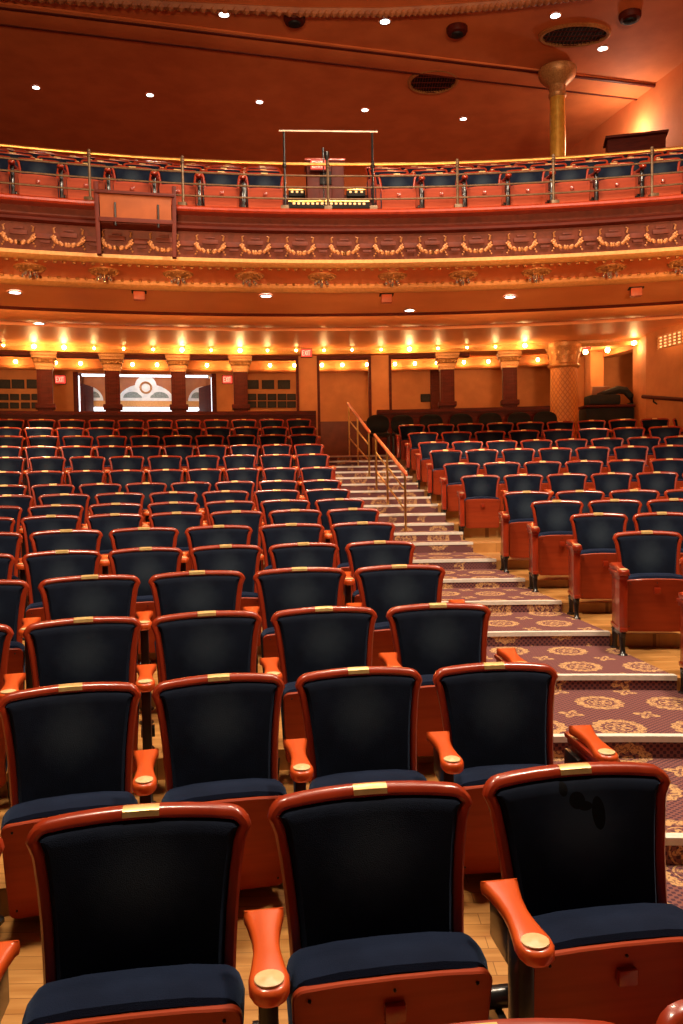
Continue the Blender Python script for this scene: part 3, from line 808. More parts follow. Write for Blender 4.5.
# ------------------------------------------------------------------ right-hand wall
wx0, wy0 = 5.72, 15.0
def wall_seg(nm, a, b, z0, z1, mat, th=.15, kind='structure'):
    """vertical wall between plan points a and b, thickness to the right of a->b"""
    a, b = Vector(a), Vector(b); d = (b - a).normalized(); nrm = Vector((d.y, -d.x)) * th
    bm = bmesh.new(); prism(bm, [a, b, b + nrm, a + nrm], z0, z1); return finish(nm, bm, mat, smooth=False, kind=kind)
dv = Vector((.26, -1)).normalized()
c0 = Vector((wx0, wy0))
nearR = c0 + dv * 9
wall_seg('wall_right', c0, nearR, FL[3] - .4, ZS, PLASTER_WALL, -.2)
def pl(x, d): return Vector(((x - 341.5) / F * d, d))
# wall behind the right seats: pier, recess with a stair, pier
zt = ZS
wall_seg('wall_right', pl(646.5, 15.05), pl(633.5, 15.9), ZF - .6, zt, PLASTER_WALL, .3)
wall_seg('wall_right', pl(604.5, 17.0), pl(591.5, 17.0), ZF - .6, zt, PLASTER_WALL, .4)
wall_seg('wall_right', pl(592, 17.6), pl(574, 17.9), ZF - .6, zt, PLASTER_WALL, .2)
wall_seg('wall_right', pl(640, 18.6), pl(590, 19.2), ZF - .6, zt + .3, PLASTER_WALL, .2)
# recess header with warm cove and sloping stair stringer
a, b = pl(604, 17.0), pl(634, 16.0)
wall_seg('trim_12', b, a, EYE + 2.50, ZS, PLASTER_WALL, .25)
p0 = at(604, 351, 18.4); p1 = at(632, 341.5, 18.2); bm = bmesh.new()
add_tube(bm, [p0 - Vector((.3, 0, .08)), p1 + Vector((.4, 0, .1))], .055, 6); finish('trim_13', bm, GOLD_DIM, kind='structure')
p0 = at(604, 357, 18.4); bm = bmesh.new()
p0 = at(624, 411, 17.5); p1 = at(650, 400.5, 15.9)
add_tube(bm, [p0, p1], .05, 6); finish('trim_14', bm, MAROON_D, kind='structure')
# wall handrail
def wall_rail():
    n2 = Vector((-1, -.26)).normalized() * .07
    A = c0 + n2; B = c0 + dv * 3.2 + n2
    za, zbb = EYE + 1.455, EYE + 1.455 - .15 * 3.2
    t = empty('wall_handrail', (A.x, A.y, za)); o = Vector((A.x, A.y, za))
    bm = bmesh.new(); add_tube(bm, [(0, 0, 0), Vector((B.x, B.y, zbb)) - o], .035, 8); finish('rail', bm, MAROON_D, t)
    for f in (.1, .36, .62, .88):
        q = Vector((A.x, A.y, za)).lerp(Vector((B.x, B.y, zbb)), f) - o
        bm = bmesh.new(); w = Vector((-n2.x, -n2.y, 0)); add_tube(bm, [q, q + Vector((0, 0, -.08)), q + w + Vector((0, 0, -.12))], .016, 6); finish('bracket', bm, IRON, t)
    tag(t, 'dark wooden handrail on brackets along the right wall', 'handrail')
wall_rail()
# lit ceiling grille at the right
q0 = at_z(668, 340, ZS - .03)
t = empty('wall_grille', at(677, 338, 13.9), math.atan2(dv.y, dv.x))
bm = bmesh.new()
for i in range(9): add_box(bm, (-.5 + i * .125, 0, 0), (.03, .03, .22))
for z in (-.11, -.055, 0, .055, .11): add_box(bm, (0, -.002, z), (1.06, .03, .022))
finish('lattice', bm, GOLD, t)
bm = bmesh.new(); add_box(bm, (0, .03, 0), (1.04, .02, .22)); finish('backing', bm, GRILLE_LIT, t)
tag(t, 'small lit lattice grille high on the right wall', 'grille')
# bulbs along the right cove
for i, (x, y, d) in enumerate(((585.5, 336, 16.6), (607.5, 337, 16.4), (634, 338, 15.5))):
    q = at(x, y, d); q.z = ZS - .07
    bulb(q, 'strong cove light right of the gilded column, %s from the left' % ORD[i + 1], 'cove lights above the right recess', 9, .05)

# stacked dark equipment left of the right wall
def pile():
    q = at(606, 405, 16.0); t = empty('equipment_cart', (q.x, q.y, FL[15]))
    k = 16.0 / F; base = EYE + (480 - 418) * k - FL[15]
    bm = bmesh.new(); add_box(bm, (0, 0, .45), (.95, .5, .9), bev=.03); finish('cart_body', bm, BLACK, t)
    bm = bmesh.new(); add_box(bm, (.02, 0, .93), (1.05, .56, .05), bev=.02); finish('shelf_top', bm, MAROON_D, t)
    bm = bmesh.new(); add_box(bm, (-.08, 0, 1.06), (.62, .42, .20), bev=.05); finish('mixer_case', bm, BLACK, t)
    bm = bmesh.new()
    pts = [(-.2, -.1, 1.14), (0, -.12, 1.2), (.2, -.1, 1.26), (.36, -.08, 1.24), (.46, -.08, 1.12), (.5, -.08, .98), (.40, -.08, .96)]
    add_tube(bm, pts, [.05, .07, .08, .08, .07, .05, .03], 8); finish('folded_cover', bm, BLACK, t)
    bm = bmesh.new(); add_box(bm, (-.12, -.05, 1.25), (.34, .03, .17), Matrix.Rotation(.25, 3, 'X'), bev=.01); finish('display_panel', bm, simple('dull brown panel', (.25, .09, .04), rough=.4), t)
    tag(t, 'black cart piled with dark equipment beside the gilded column', 'equipment cart')
pile()

# loose black round-backed chairs on the rear platform at the right
def loose_chair():
    t = empty('loose_chair')
    bm = bmesh.new(); R = []
    o = []
    for i in range(28):
        a = 2 * PI * i / 28; x = .22 * math.copysign(abs(math.cos(a)) ** .75, math.cos(a)); z = .70 + .20 * math.copysign(abs(math.sin(a)) ** .8, math.sin(a)); o.append((x, z))
    for ins, dep in ((.02, -.03), (.0, -.015), (0, .015), (.02, .03)): R.append([(x, -.05 * 0 - .04 * (x / .22) ** 2 + dep, z) for x, z in offset_poly(o, ins)])
    rings_mesh(bm, R, True, True); finish('backrest', bm, BLACK, t)
    bm = bmesh.new(); add_box(bm, (0, -.25, .45), (.44, .42, .07), bev=.03); finish('seat', bm, BLACK, t)
    for sx in (-1, 1):
        bm = bmesh.new(); add_tube(bm, [(sx * .19, -.43, 0), (sx * .19, -.42, .42)], .013, 6); finish('leg', bm, IRON, t)
        bm = bmesh.new(); add_tube(bm, [(sx * .19, .02, 0), (sx * .19, -.02, .45), (sx * .17, .02, .62)], .013, 6); finish('leg', bm, IRON, t)
    return t
lc = None
lw = ['nearest the aisle', 'second from the aisle', 'third from the aisle', 'fourth from the aisle', 'fifth from the aisle', 'sixth from the aisle', 'beside the big gilded column']
for i, x in enumerate((377.5, 402, 431, 461, 490, 519, 545)):
    Rl = 20.55 - (0 if i else .1)
    o = loose_chair() if i == 0 else copy_tree(lc)
    if i == 0: lc = o
    a = ax(x, 418, Rl); o.location = pol(Rl, a, FL[15] + (.0)); o.rotation_euler = (0, 0, -a)
    o.scale = (1.0, 1.0, .90)
    tag(o, 'loose black round-backed chair behind the right seats, ' + lw[i], 'chair', 'loose black chairs along the rear ledge')

# ------------------------------------------------------------------ balcony
RBk = 14.95
Z = lambda v: EYE + v
arc_obj('ceiling', [(RBk + .25, Z(2.660)), (RBk + .25, Z(3.190)), (RC + .5, Z(3.190)), (RC + .5, Z(2.620)), (19.2, Z(2.620)), (19.2, Z(2.680)), (17.75, Z(2.680)), (17.75, Z(2.620)), (16.1, Z(2.620)), (16.1, Z(2.660))], PLASTER_SOF, aL, aR, 96, kind='structure')
# mouldings under the soffit
arc_obj('trim_15', [(15.93, Z(2.680)), (15.93, Z(2.590)), (15.98, Z(2.560)), (16.12, Z(2.560)), (16.18, Z(2.620)), (16.2, Z(2.680))], GOLD, aL, aR, 96, kind='structure')
arc_obj('trim_16', [(17.82, Z(2.700)), (17.82, Z(2.590)), (17.89, Z(2.545)), (18.22, Z(2.525)), (18.57, Z(2.560)), (18.72, Z(2.620)), (18.77, Z(2.700))], PLASTER_SOF, aL, aR, 96, kind='structure')
arc_obj('trim_17', [(17.73, Z(2.700)), (17.73, Z(2.620)), (17.77, Z(2.590)), (17.83, Z(2.590)), (17.83, Z(2.700))], MAROON, aL, aR, 96, kind='structure')
arc_obj('trim_18', [(21.0, Z(2.660)), (21.0, Z(2.570)), (21.08, Z(2.510)), (21.55, Z(2.580)), (21.6, Z(2.660))], GOLD, aL, aR, 64, kind='structure')
# rosette strip
arc_obj('trim_19', [(RBk + .1, Z(2.680)), (RBk + .1, Z(2.640)), (15.95, Z(2.640)), (15.95, Z(2.680))], simple('orange strip paint', (.62, .13, .03), (.70, .16, .04), rough=.35), aL, aR, 96, kind='structure')
# fascia: gold foot moulding, ornament band, cove, cap
arc_obj('wall_fascia', [(RBk + .05, Z(2.680)), (RBk + .02, Z(3.000)), (RBk + .0, Z(3.040)), (RBk + .10, Z(3.140)), (RBk + .10, Z(3.240)), (RBk + .4, Z(3.240)), (RBk + .4, Z(2.680))], FASCIA, aL, aR, 120, kind='structure')
arc_obj('trim_20', [(RBk + .12, Z(2.620)), (RBk + .02, Z(2.615)), (RBk - .03, Z(2.650)), (RBk - .03, Z(2.690)), (RBk + .02, Z(2.705)), (RBk + .12, Z(2.710))], GOLD, aL, aR, 120, kind='structure')
arc_obj('trim_21', [(RBk - .05, Z(3.230)), (RBk - .07, Z(3.250)), (RBk - .07, Z(3.275)), (RBk - .04, Z(3.300)), (RBk + .42, Z(3.300)), (RBk + .42, Z(3.230))], CHERRY, aL, aR, 120, kind='structure')
arc_obj('trim_22', [(RBk - .02, Z(3.010)), (RBk - .05, Z(3.030)), (RBk - .05, Z(3.060)), (RBk - .01, Z(3.090)), (RBk + .1, Z(3.090)), (RBk + .1, Z(3.010))], MAROON_D, aL, aR, 120, kind='structure')
# scalloped dentils, one mesh each side of the strip
bm = bmesh.new()
na = int((A1 - A0 - .2) * 15 / .105)
for i in range(na):
    a = A0 + .1 + i * .105 / 15
    for R, z in ((15.14, 2.625), (15.88, 2.625)):
        vs = bmesh.ops.create_uvsphere(bm, u_segments=6, v_segments=4, radius=.024)['verts']
        bmesh.ops.scale(bm, vec=(1.15, .8, .7), verts=vs); bmesh.ops.translate(bm, vec=pol(R, a, Z(z)), verts=vs)
finish('trim_23', bm, GOLD_DIM, kind='structure')
# garland ornaments on the fascia
def garland():
    t = empty('garland_ornament'); bm = bmesh.new()
    for s in (-1, 1):
        for k in range(9):
            f = k / 8; th = -PI / 2 + s * f * 1.75
            x = .155 * math.cos(th + 0) ; z = .075 * math.sin(th) - .0
            r = .028 - .008 * f
            rr = .012 * math.sin(k * 2.4)
            for q in range(2):
                vs = bmesh.ops.create_icosphere(bm, subdivisions=1, radius=r * (1 - .25 * q))['verts']
                bmesh.ops.scale(bm, vec=(1, .8, 1), verts=vs)
                bmesh.ops.translate(bm, vec=(x * (1 + .1 * q) + rr, -.02 - .012 * q, z + q * .012), verts=vs)
    for s in (-1, 1):
        add_tube(bm, [(s * .15, -.02, .06), (s * .165, -.03, .11), (s * .14, -.025, .125)], [.014, .011, .006], 6)
        for k in range(4):
            vs = bmesh.ops.create_icosphere(bm, subdivisions=1, radius=.014)['verts']; bmesh.ops.translate(bm, vec=(s * (.13 + .015 * k), -.02, -.02 - .028 * k), verts=vs)
    finish('swag', bm, SWAG, t)
    bm = bmesh.new(); add_box(bm, (0, -.012, .045), (.19, .02, .05), bev=.006); add_box(bm, (0, -.012, .095), (.11, .02, .022), bev=.005)
    add_box(bm, (.275, -.012, .02), (.17, .02, .06), bev=.006); add_box(bm, (.28, -.012, -.045), (.11, .02, .03), bev=.006)
    finish('tablet', bm, FASCIA, t)
    return t
g0 = None
gx = [17.5, 67, 116]
x = 255.4 - 45.3 * 0
g_ang = []
a_ref = ax(255.4, 246, RBk); da = ax(300, 246, RBk) - a_ref
i = -8
while True:
    a = a_ref + da * i; i += 1
    p = pol(RBk, a, 0); px = 341.5 + F * p.x / p.y
    if px < -25: continue
    if px > 708: break
    g_ang.append((a, px))
for j, (a, px) in enumerate(g_ang):
    o = garland() if g0 is None else copy_tree(g0)
    if g0 is None: g0 = o
    o.location = pol(RBk + .0, a, Z(2.84)); o.rotation_euler = (0, 0, -a)
    tag(o, 'gilded swag ornament on the balcony front, %s from the left' % (ORD[j + 1] if j + 1 < len(ORD) else 'last'), 'ornament', 'gilded swags along the balcony front')
# ceiling rosettes with small crystal clusters
def rosette():
    t = empty('ceiling_rosette'); bm = bmesh.new()
    add_lathe(bm, [(.19, 0), (.19, -.012), (.17, -.022), (.15, -.014), (.12, -.014), (.10, -.026), (.05, -.03), (.03, -.05)][::-1], n=28)
    for k in range(16):
        a = 2 * PI * k / 16; vs = bmesh.ops.create_icosphere(bm, subdivisions=1, radius=.022)['verts']; bmesh.ops.translate(bm, vec=(.155 * math.cos(a), .155 * math.sin(a), -.018), verts=vs)
    finish('medallion', bm, GOLD_DIM, t)
    bm = bmesh.new()
    for k in range(5):
        a = 2 * PI * k / 5 + .4
        add_tube(bm, [(0, 0, -.03), (.04 * math.cos(a), .04 * math.sin(a), -.055), (.085 * math.cos(a), .085 * math.sin(a), -.07)], .007, 5)
    finish('lamp_arms', bm, BRASS_DULL, t)
    bm = bmesh.new()
    for k in range(5):
        a = 2 * PI * k / 5 + .4; add_lathe(bm, [(.002, -.125), (.016, -.10), (.018, -.085), (.010, -.068)], (.085 * math.cos(a), .085 * math.sin(a), 0), 8)
    add_lathe(bm, [(.002, -.15), (.018, -.11), (.02, -.09), (.01, -.05)], (0, 0, 0), 8)
    finish('glass_bulbs', bm, GLASSY, t)
    return t
GLASSY = simple('clear bulb glass', (.75, .68, .62), (.95, .9, .88), rough=.08, metal=.85)
r0 = None
for j, (x, y) in enumerate(((29.6, 268), (104, 268.5), (178, 270), (249.6, 271.5), (322, 273.5), (392.7, 274), (463.6, 273.5), (537, 272.5), (611.5, 269.5), (684, 265))):
    o = rosette() if r0 is None else copy_tree(r0)
    if r0 is None: r0 = o
    a = ax(x, y, 15.45); o.location = pol(15.5, a, Z(2.64)); o.rotation_euler = (0, 0, -a)
    tag(o, 'gilded ceiling rosette with bulb cluster under the balcony edge, %s from the left' % ORD[j + 1], 'ceiling rosette', 'rosettes under the balcony edge')
# recessed lights in the soffit
spots = []
def downlight(p, label, grp, r=.075, mat=LAMP_W):
    t = empty('downlight', p)
    bm = bmesh.new(); add_lathe(bm, [(r * 1.25, 0), (r * 1.25, -.012), (r, -.014), (r * .96, -.006)][::-1], n=20, caps=False); finish('trim_ring', bm, STEEL, t)
    bm = bmesh.new(); add_lathe(bm, [(r * .97, -.004), (r * .97, -.009), (r * .5, -.014)][::-1], n=20); finish('lens', bm, mat, t)
    return tag(t, label, 'light', grp)
for j, (x, y) in enumerate(((15, 292), (266, 295.5), (510, 296.5))):
    p = at_z(x, y, Z(2.615)); downlight(p, 'small white downlight in the balcony soffit, front line, %s from the left' % ORD[j + 1], 'downlights in the balcony soffit'); spots.append(p)
for j, (x, y, zz) in enumerate(((409.6, 310, 2.62), (618, 306, 2.62))):
    p = at_z(x, y, Z(zz)); downlight(p, 'small white downlight in the balcony soffit, middle line, %s' % ('left one' if j == 0 else 'right one'), 'downlights in the balcony soffit'); spots.append(p)
for j, (x, y) in enumerate(((39, 323), (244.6, 323.7))):
    p = at_z(x, y, Z(2.615)); downlight(p, 'small white downlight in the balcony soffit, rear line, %s' % ('left one' if j == 0 else 'right one'), 'downlights in the balcony soffit'); spots.append(p)
# small box spotlights hanging from the soffit
for j, (x, y) in enumerate(((139, 291), (386.5, 294), (636, 287.5))):
    p = at_z(x, y, Z(2.62)); p.z = Z(2.62); t = empty('box_spotlight', p, -ang(p))
    bm = bmesh.new(); add_box(bm, (0, 0, -.07), (.15, .13, .11), bev=.01); finish('housing', bm, simple('terracotta box', (.45, .09, .03), rough=.5), t)
    bm = bmesh.new(); add_box(bm, (0, .02, -.008), (.20, .16, .014), bev=.004); finish('bracket', bm, BLACK, t)
    tag(t, 'small terracotta box spotlight under the soffit, %s of three' % ('left', 'middle', 'right')[j], 'spotlight', 'box spotlights under the soffit')

# balcony floor tiers and seats
bz = {1: 3.29, 2: 3.70, 3: 4.10, 4: 4.48, 5: 4.86}
bR = {1: 15.85, 2: 16.8, 3: 17.75, 4: 18.7, 5: 19.6}
bm = bmesh.new()
for n in bz:
    R0 = RBk + .3 if n == 1 else bR[n] - .72; R1 = (bR[n + 1] - .72) if n < 5 else 24.5
    add_arc(bm, [(R0, Z(3.20)), (R0, Z(bz[n])), (R1, Z(bz[n])), (R1, Z(3.20))], aL, aR, 64, True)
finish('floor', bm, MAROON, kind='structure', smooth=False)
aB0, aB1 = ax(286, 190, bR[1]), ax(376, 190, bR[1])
pitB = .565
def brow(n, a_start, sgn, k_label):
    i = 0; R = bR[n]; da = sgn * pitB / R * (1.0)
    while True:
        a = a_start + da * (i + .5); p = pol(R, a, Z(bz[n])); px = 341.5 + F * p.x / p.y
        if px < -30 or px > 715: break
        o = seat((-1 if sgn < 0 else 1, False, True)); o.location = p; o.rotation_euler = (0, 0, -a)
        tag(o, 'navy balcony seat %s of gate, %s row up, %s from the gate' % ('left' if sgn < 0 else 'right', ORD[n], ORD[i + 1]), 'theatre seat', 'theatre seats on the balcony')
        i += 1
for n in (1, 2, 3, 4):
    Rn = bR[n]
    brow(n, aB0 * 1.0, -1, ''); brow(n, aB1, 1, '')

# balcony railing
RRl = RBk + .06
def railing():
    t = empty('balcony_railing', pol(RRl, 0, Z(3.30))); o = t.location.copy()
    zt_ = Z(3.87)
    def arc_tube(name, R, z, r, a0, a1, mat, n=70):
        bm = bmesh.new(); add_tube(bm, [pol(R, a0 + (a1 - a0) * i / n, z) - o for i in range(n + 1)], r, 8); return finish(name, bm, mat, t)
    arc_tube('top_rail', RRl, zt_, .021, aL + .1, aR - .1, BRASS)
    for z in (3.73, 3.59, 3.45): arc_tube('thin_bar', RRl, Z(z), .012, aL + .1, aR - .1, RAILB)
    for x in (-5, 90, 183, 285, 328, 373, 457.5, 553.5, 652, 735):
        a = ax(x, 190, RRl); p = pol(RRl, a, Z(3.30)) - o
        tall = x in (285, 373)
        hh = .96 if tall else .57
        bm = bmesh.new(); add_tube(bm, [p, p + Vector((0, 0, hh))], .017 if not tall else .014, 8)
        for zz, rr in ((.565, .032), (.60, .022), (.54, .026)):
            vs = bmesh.ops.create_uvsphere(bm, u_segments=8, v_segments=6, radius=rr)['verts']; bmesh.ops.translate(bm, vec=p + Vector((0, 0, zz)), verts=vs)
        po = finish('post', bm, IRON if tall else RAILB, t)
        bm = bmesh.new(); add_box(bm, p + Vector((0, -.04, -.0)), (.10, .11, .09), bev=.01); finish('post_foot', bm, RAILB, po)
    a = pol(RRl, ax(279, 131, RRl), Z(4.265)) - o; b = pol(RRl, ax(377.5, 132, RRl), Z(4.265)) - o
    bm = bmesh.new(); add_tube(bm, [a, b], .014, 8); cb = finish('raised_crossbar', bm, STEEL, t); cb['label'] = 'raised steel crossbar over the gate'
    tag(t, 'curved brass balcony railing with posts and thin bars', 'railing')
railing()
# wooden shelf box clamped on the balcony front
def front_box():
    a = ax(136.5, 230, RBk - .2); p = pol(RBk - .22, a, 0); t = empty('spotlight_platform', (p.x, p.y, Z(2.68)), -a)
    k = 9.45 / F
    bm = bmesh.new(); add_box(bm, (0, 0, .50), (.80, .03, .30), bev=.006)
    finish('front_board', bm, simple('brown board', (.26, .07, .025), (.34, .09, .03), rough=.6, spec=.2), t)
    bm = bmesh.new(); add_box(bm, (0, -.02, .655), (.88, .05, .035), bev=.006); add_box(bm, (0, -.02, .345), (.82, .045, .05), bev=.006); finish('edge_rails', bm, MAROON, t)
    bm = bmesh.new(); add_box(bm, (0, .15, .33), (.84, .30, .03), bev=.004); finish('shelf', bm, MAROON, t)
    for s in (-1, 1):
        bm = bmesh.new(); add_box(bm, (s * .43, .02, .36), (.05, .09, .82), Matrix.Rotation(s * .02, 3, 'Y'), bev=.008); finish('side_arm', bm, MAROON, t)
    for s, z in ((-.23, .5), (.25, .5)):
        bm = bmesh.new(); add_tube(bm, [(s, -.03, z + .04), (s, -.03, z - .22)], .012, 6); finish('bolt_rod', bm, IRON, t)
    tag(t, 'open wooden platform box hung on the balcony front at left', 'platform box')
front_box()
# balcony doorway booth, steps with lit carpet spots, stands
def booth():
    q = at_R(325.5, 180, 16.35); t = empty('door_booth', (q.x, q.y, Z(3.70)), -ang(q)); k = q.y / F
    bm = bmesh.new(); add_box(bm, (0, .2, .37), (37 * k, .4, .74), bev=.01); finish('carcass', bm, MAROON, t)
    for s in (-1, 1):
        bm = bmesh.new(); add_box(bm, (s * 12 * k, -.015, .38), (12 * k, .03, .66), bev=.008); finish('side_panel', bm, MAROON, t)
    bm = bmesh.new(); add_box(bm, (0, -.012, .50), (11 * k, .03, .18), bev=.006); finish('window', bm, BLACK, t)
    bm = bmesh.new(); add_box(bm, (0, .2, .755), (40 * k, .44, .035), bev=.008); finish('top_board', bm, CHERRY, t)
    tag(t, 'maroon panelled booth in the middle of the balcony', 'booth')
    e = Vector((q.x, q.y, 0)) + Vector((math.sin(-ang(q)) * .06 - .1, -.06, 0)); 
    exit_sign(Vector((e.x, e.y - .09, Z(3.70) + .63)), -ang(q), .20, .12, 'lit exit sign on the maroon balcony booth')
booth()
def bstep(x, y, R, w, h, d, label):
    q = at_R(x, y, R); q.z -= .0; t = empty('balcony_step', q, -ang(q)); k = q.y / F
    bm = bmesh.new(); add_box(bm, (0, d / 2, -h / 2), (w * k, d, h), bev=.006); finish('tread', bm, BLACK, t)
    bm = bmesh.new(); add_box(bm, (0, 0, -.012), (w * k, .03, .02), bev=.004); finish('nosing', bm, BRASS, t)
    n = max(3, int(w / 5))
    for i in range(n):
        bm = bmesh.new(); add_box(bm, ((-.5 + (i + .5) / n) * w * k * .92, -.012, -h * .45), (.035, .02, .028), bev=.006); finish('lit_carpet_spot', bm, CARPET_SPOT, t)
    tag(t, label, 'step', 'balcony steps around the booth')
CARPET_SPOT = emis('lit carpet spot glow', (1, .6, .25), .7)  # emission stands in for light on the gold carpet pattern
bstep(329, 200.5, 15.78, 80, .10, .26, 'lowest dark balcony step with a row of lit carpet spots')
bstep(297, 189, 16.75, 16, .10, .25, 'upper dark balcony step with lit carpet spots, left of the booth')
bstep(356, 189, 16.75, 18, .10, .25, 'upper dark balcony step with lit carpet spots, right of the booth')
for x, y0, y1, r, lab in ((327.5, 196, 152, .035, 'black microphone stand with thick head behind the railing gate'), (323.5, 170, 148, .018, 'slim black microphone stand behind the thick-headed one')):
    b = at_R(x, y0, 15.45 if x > 325 else 15.62); top = at_R(x, y1, 15.45 if x > 325 else 15.62)
    z0 = Z(3.29); t = empty('microphone_stand', (b.x, b.y, z0)); hh = top.z - z0
    bm = bmesh.new(); add_lathe(bm, [(.07, 0), (.07, .012), (.02, .02), (.009, .04), (.009, hh - .10)], n=12); finish('stand', bm, IRON, t)
    bm = bmesh.new(); add_lathe(bm, [(.009, hh - .16), (r * .5, hh - .12), (r, hh - .04), (r * .9, hh)], n=10); finish('microphone', bm, IRON, t)
    tag(t, lab, 'microphone stand')

# ------------------------------------------------------------------ upper ceiling, beam, vents, lights, column
ZC = Z(7.2)
bm = bmesh.new(); prism(bm, [(-12, 7.6), (14, 7.6), (14, 24), (-12, 24)], ZC, ZC + .2); finish('ceiling', bm, PLASTER_UP, kind='structure', smooth=False)
def zc(x, y, dz=0): return at_z(x, y, ZC + dz)
def beam(nm, x0, y0, x1, y1, w, h, mat, ext0=6, ext1=0):
    a, b = zc(x0, y0), zc(x1, y1); d = (b - a).normalized(); a = a - d * ext0; b = b + d * ext1
    L = (b - a).length; mid = (a + b) / 2; rz = math.atan2(d.y, d.x)
    obox(nm, (mid.x, mid.y, ZC - h / 2), (L, w, h), mat, rz=rz, bev=.03, kind='structure')
beam('trim_24', 0, 12, 655, 92, .60, .04, PLASTER_UP)
beam('trim_25', 0, 5, 672, 86, .07, .06, MAROON)
beam('trim_26', 0, 22, 652, 99, .06, .055, MAROON)
# rope moulding near the top
pts = [zc(x, y) for x, y in ((-60, -14), (60, -4), (170, 3), (300, 9), (380, 9.5), (450, 6), (520, 0), (600, -10))]
bm = bmesh.new()
sm = []
for i in range(len(pts) - 1):
    for k in range(24): sm.append(pts[i].lerp(pts[i + 1], k / 24))
add_tube(bm, [p + Vector((0, 0, -.02)) for p in sm], .07, 6)
for i, p in enumerate(sm):
    if i % 2 == 0:
        vs = bmesh.ops.create_icosphere(bm, subdivisions=1, radius=.07)['verts']; bmesh.ops.translate(bm, vec=p + Vector((0, 0, -.06)), verts=vs)
finish('trim_27', bm, simple('dull rope moulding', (.26, .075, .025), (.36, .12, .04), rough=.6), kind='structure')
# walls of the upper house
c1 = Vector((5.95, 14.9))
wall_seg('wall_right', c1 - dv * 8, c1 + dv * 9, Z(3.0), ZC, PLASTER_UP, -.2)
q = zc(667, 88)
obox('trim_28', (q.x, q.y, ZC - .13), (.34, .55, .26), PLASTER_UP, rz=-.25, bev=.06, kind='structure')
arc_obj('wall_back', [(24.3, Z(3.3)), (24.3, ZC), (24.5, ZC), (24.5, Z(3.3))], PLASTER_UP, aL, aR, 40, kind='structure')
# air vents
def vent(x, y, rx, ry, label, yaw=0):
    c = zc(x, y); ex = zc(x + rx, y) - c; ey = zc(x, y + ry) - zc(x, y - ry)
    A = ex.length; B = ey.length / 2 * .98
    t = empty('ceiling_vent', (c.x, c.y, ZC), 0)
    def el(f, z, n=40): return [(A * f * math.cos(2 * PI * i / n), B * f * math.sin(2 * PI * i / n), z) for i in range(n)]
    bm = bmesh.new(); rings_mesh(bm, [el(.86, -.01), el(.87, -.04), el(.94, -.05), el(1.0, -.03), el(1.0, 0)], False); finish('rim', bm, GOLD_DIM, t)
    bm = bmesh.new(); rings_mesh(bm, [el(.87, -.012), el(.4, -.012)], True); finish('dark_core', bm, BLACK, t)
    bm = bmesh.new()
    n = 17
    for i in range(n):
        u = -.84 + 1.68 * i / (n - 1); h = math.sqrt(max(0, .86 ** 2 - u * u))
        if h > .05:
            add_tube(bm, [(A * u, -B * h, -.03), (A * u, B * h, -.03)], .009, 4); 
            if i % 4 == 0: add_tube(bm, [(-A * h, B * u, -.035), (A * h, B * u, -.035)], .008, 4)
    finish('grille_bars', bm, MAROON, t)
    tag(t, label, 'air vent', 'oval ceiling vents')
vent(433, 80.5, 25.5, 12.5, 'oval gilded ceiling vent left of the slim column')
vent(574.5, 34, 36, 11, 'wide oval gilded ceiling vent near the top right')
for j, (x, y) in enumerate(((36, 87), (150, 94.5), (259.5, 101.5), (365, 109.5), (463.5, 118.5))):
    p = zc(x, y); p.z = ZC - .001; downlight(p, 'round white ceiling light above the balcony, %s from the left' % ORD[j + 1], 'white ceiling lights above the balcony', .062, LAMP_W)
for j, (x, y, lab) in enumerate(((224, 14, 'dim'), (385, 21, 'b'), (555.5, 15, 'c'), (602.5, 48, 'd'))):
    p = zc(x, y); p.z = ZC - .001
    lab = ('round white ceiling light above the beam, near the top centre left', 'round white ceiling light above the beam, near the black dome pair',
           'round white ceiling light left of the wide oval vent', 'round white ceiling light just below the wide oval vent')[j]
    downlight(p, lab, 'white ceiling lights before the beam', .075, LAMP_W)
for j, (x, y) in enumerate(((294.5, 17), (457, 28), (630, 14))):
    p = zc(x, y); t = empty('ceiling_speaker', (p.x, p.y, ZC))
    bm = bmesh.new(); add_lathe(bm, [(.17, 0), (.17, -.05), (.15, -.09), (.10, -.10), (.09, -.06)][::-1], n=24); finish('housing', bm, MAROON_D, t)
    bm = bmesh.new(); add_lathe(bm, [(.10, -.095), (.09, -.125), (.05, -.14), (.01, -.145)][::-1], n=20); finish('dome', bm, BLACK, t)
    tag(t, 'dark round ceiling speaker, %s' % ('left of the three', 'between the two oval vents', 'right of the wide oval vent')[j], 'ceiling speaker', 'dark round ceiling speakers')
q = zc(553, 63); 
q = at(557.5, 110, 14.35)
colmat = simple('polished gold column', (.66, .32, .04), (.78, .42, .06), rough=.3, metal=.4, scale=12)
round_column(q, Z(bz[5]), ZC - .06, .14, .33, .50, 'slim polished gold column with carved capital on the balcony', colmat, 0)
# sound desk box and warm wall lamp at the right of the balcony
q = at_R(635, 146, 19.7); t = empty('control_desk', (q.x, q.y, Z(bz[5])), -ang(q))
k = q.y / F; zt2 = (at_R(635, 139.5, 19.7).z - Z(bz[5]))
bm = bmesh.new(); add_box(bm, (0, 0, zt2 / 2), (54 * k, .34, zt2), bev=.02); finish('cabinet', bm, MAROON_D, t)
bm = bmesh.new(); add_box(bm, (0, -.02, zt2), (58 * k, .46, .04), bev=.01); finish('top_board', bm, MAROON_D, t)
tag(t, 'dark boxed control desk at the right end of the balcony', 'desk')

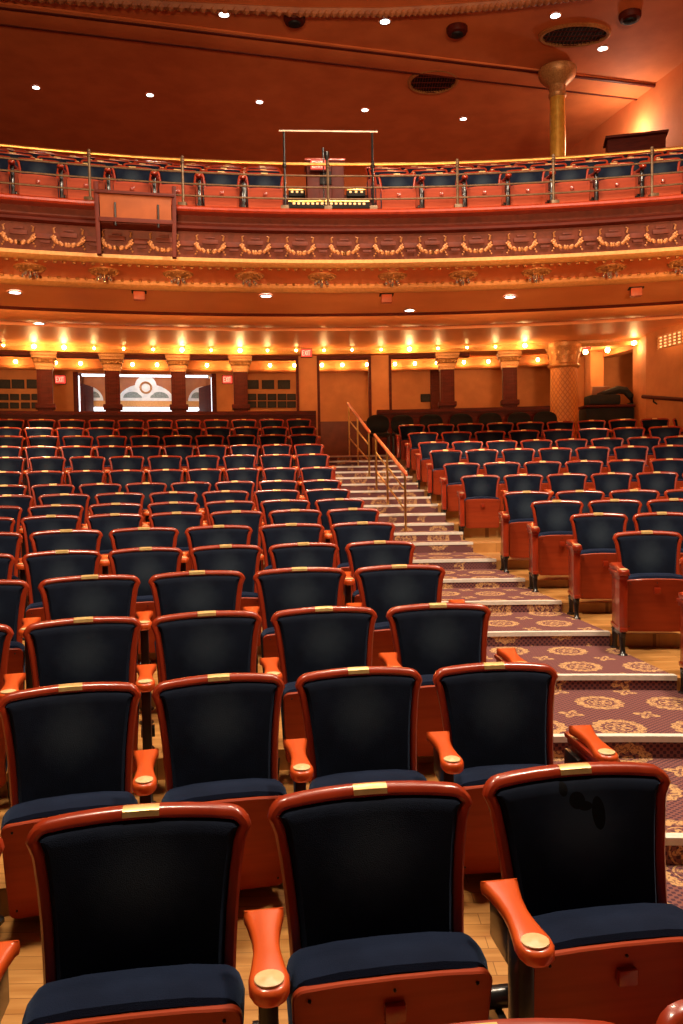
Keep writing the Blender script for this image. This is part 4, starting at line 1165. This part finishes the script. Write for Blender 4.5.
# ------------------------------------------------------------------ lights
def area(loc, target, size, power, color, name='house_light', spread=None):
    l = bpy.data.lights.new(name, 'AREA'); l.energy = power; l.size = size; l.color = color
    if spread: l.spread = spread
    o = bpy.data.objects.new(name, l); COL.objects.link(o); o.location = loc
    d = Vector(target) - Vector(loc); o.rotation_euler = d.to_track_quat('-Z', 'Y').to_euler(); return o
def spot(loc, target, power, angle, color, blend=.5, r=.1, name='spot_light'):
    l = bpy.data.lights.new(name, 'SPOT'); l.energy = power; l.spot_size = math.radians(angle); l.spot_blend = blend; l.color = color; l.shadow_soft_size = r
    o = bpy.data.objects.new(name, l); COL.objects.link(o); o.location = loc
    d = Vector(target) - Vector(loc); o.rotation_euler = d.to_track_quat('-Z', 'Y').to_euler(); return o
WARM = (1, .80, .58)
# house lights high over the stalls
area((-1.5, 3.2, 8.0), (-1.0, 4.4, 0), .8, 360, WARM)
area((0.5, 7.0, 8.2), (0.5, 8.0, 0), .8, 300, WARM)
area((2.8, 4.0, 8.2), (3.0, 6.5, 0), .8, 520, WARM)
# unseen fill spots added to brighten the balcony ceiling, fascia and soffit
for fx in (-1.6, 2.6):
    spot((fx, -4.5, 2.3), (fx * 1.15, 12, 8.8), 2600, 34, (1, .58, .32), .5, .5, 'ceiling_fill')
for tx in (-6, -3.6, -1.2, 1.2, 3.6, 6):
    spot((.3 + tx * .1, -4.0, 1.35), (tx, 11.8, 4.0), 5200, 17, (1, .56, .26), .9, .4, 'soffit_fill')
# soffit downlights
for p in spots: spot((p.x, p.y, p.z - .04), (p.x, p.y, 0), 230, 95, (1, .78, .52), .6, .06)
# balcony downlights and the wall lamp
for x, y in ((36, 87), (150, 94.5), (259.5, 101.5), (365, 109.5), (463.5, 118.5)):
    p = zc(x, y); spot((p.x, p.y, ZC - .06), (p.x, p.y, 0), 160, 110, (1, .85, .75), .6, .06)
p = at(627, 131, 15.35)
l = bpy.data.lights.new('wall_lamp', 'POINT'); l.energy = 40; l.color = (1, .84, .62); l.shadow_soft_size = .1
o = bpy.data.objects.new('wall_lamp', l); COL.objects.link(o); o.location = p
# lobby light
q = at_R(146, 380, RM - 1.2); area((q.x, q.y - .3, Z(3.2)), (q.x, q.y + 1.0, Z(2.0)), .8, 55, (.9, .95, 1), 'lobby_light')

w = bpy.data.worlds.new('World'); S.world = w; w.use_nodes = True
w.node_tree.nodes['Background'].inputs[0].default_value = (1, .55, .32, 1); w.node_tree.nodes['Background'].inputs[1].default_value = .03
S.view_settings.view_transform = 'Standard'; S.view_settings.look = 'None'; S.view_settings.gamma = 1; S.view_settings.exposure = 0.0
S.view_settings.use_curve_mapping = False
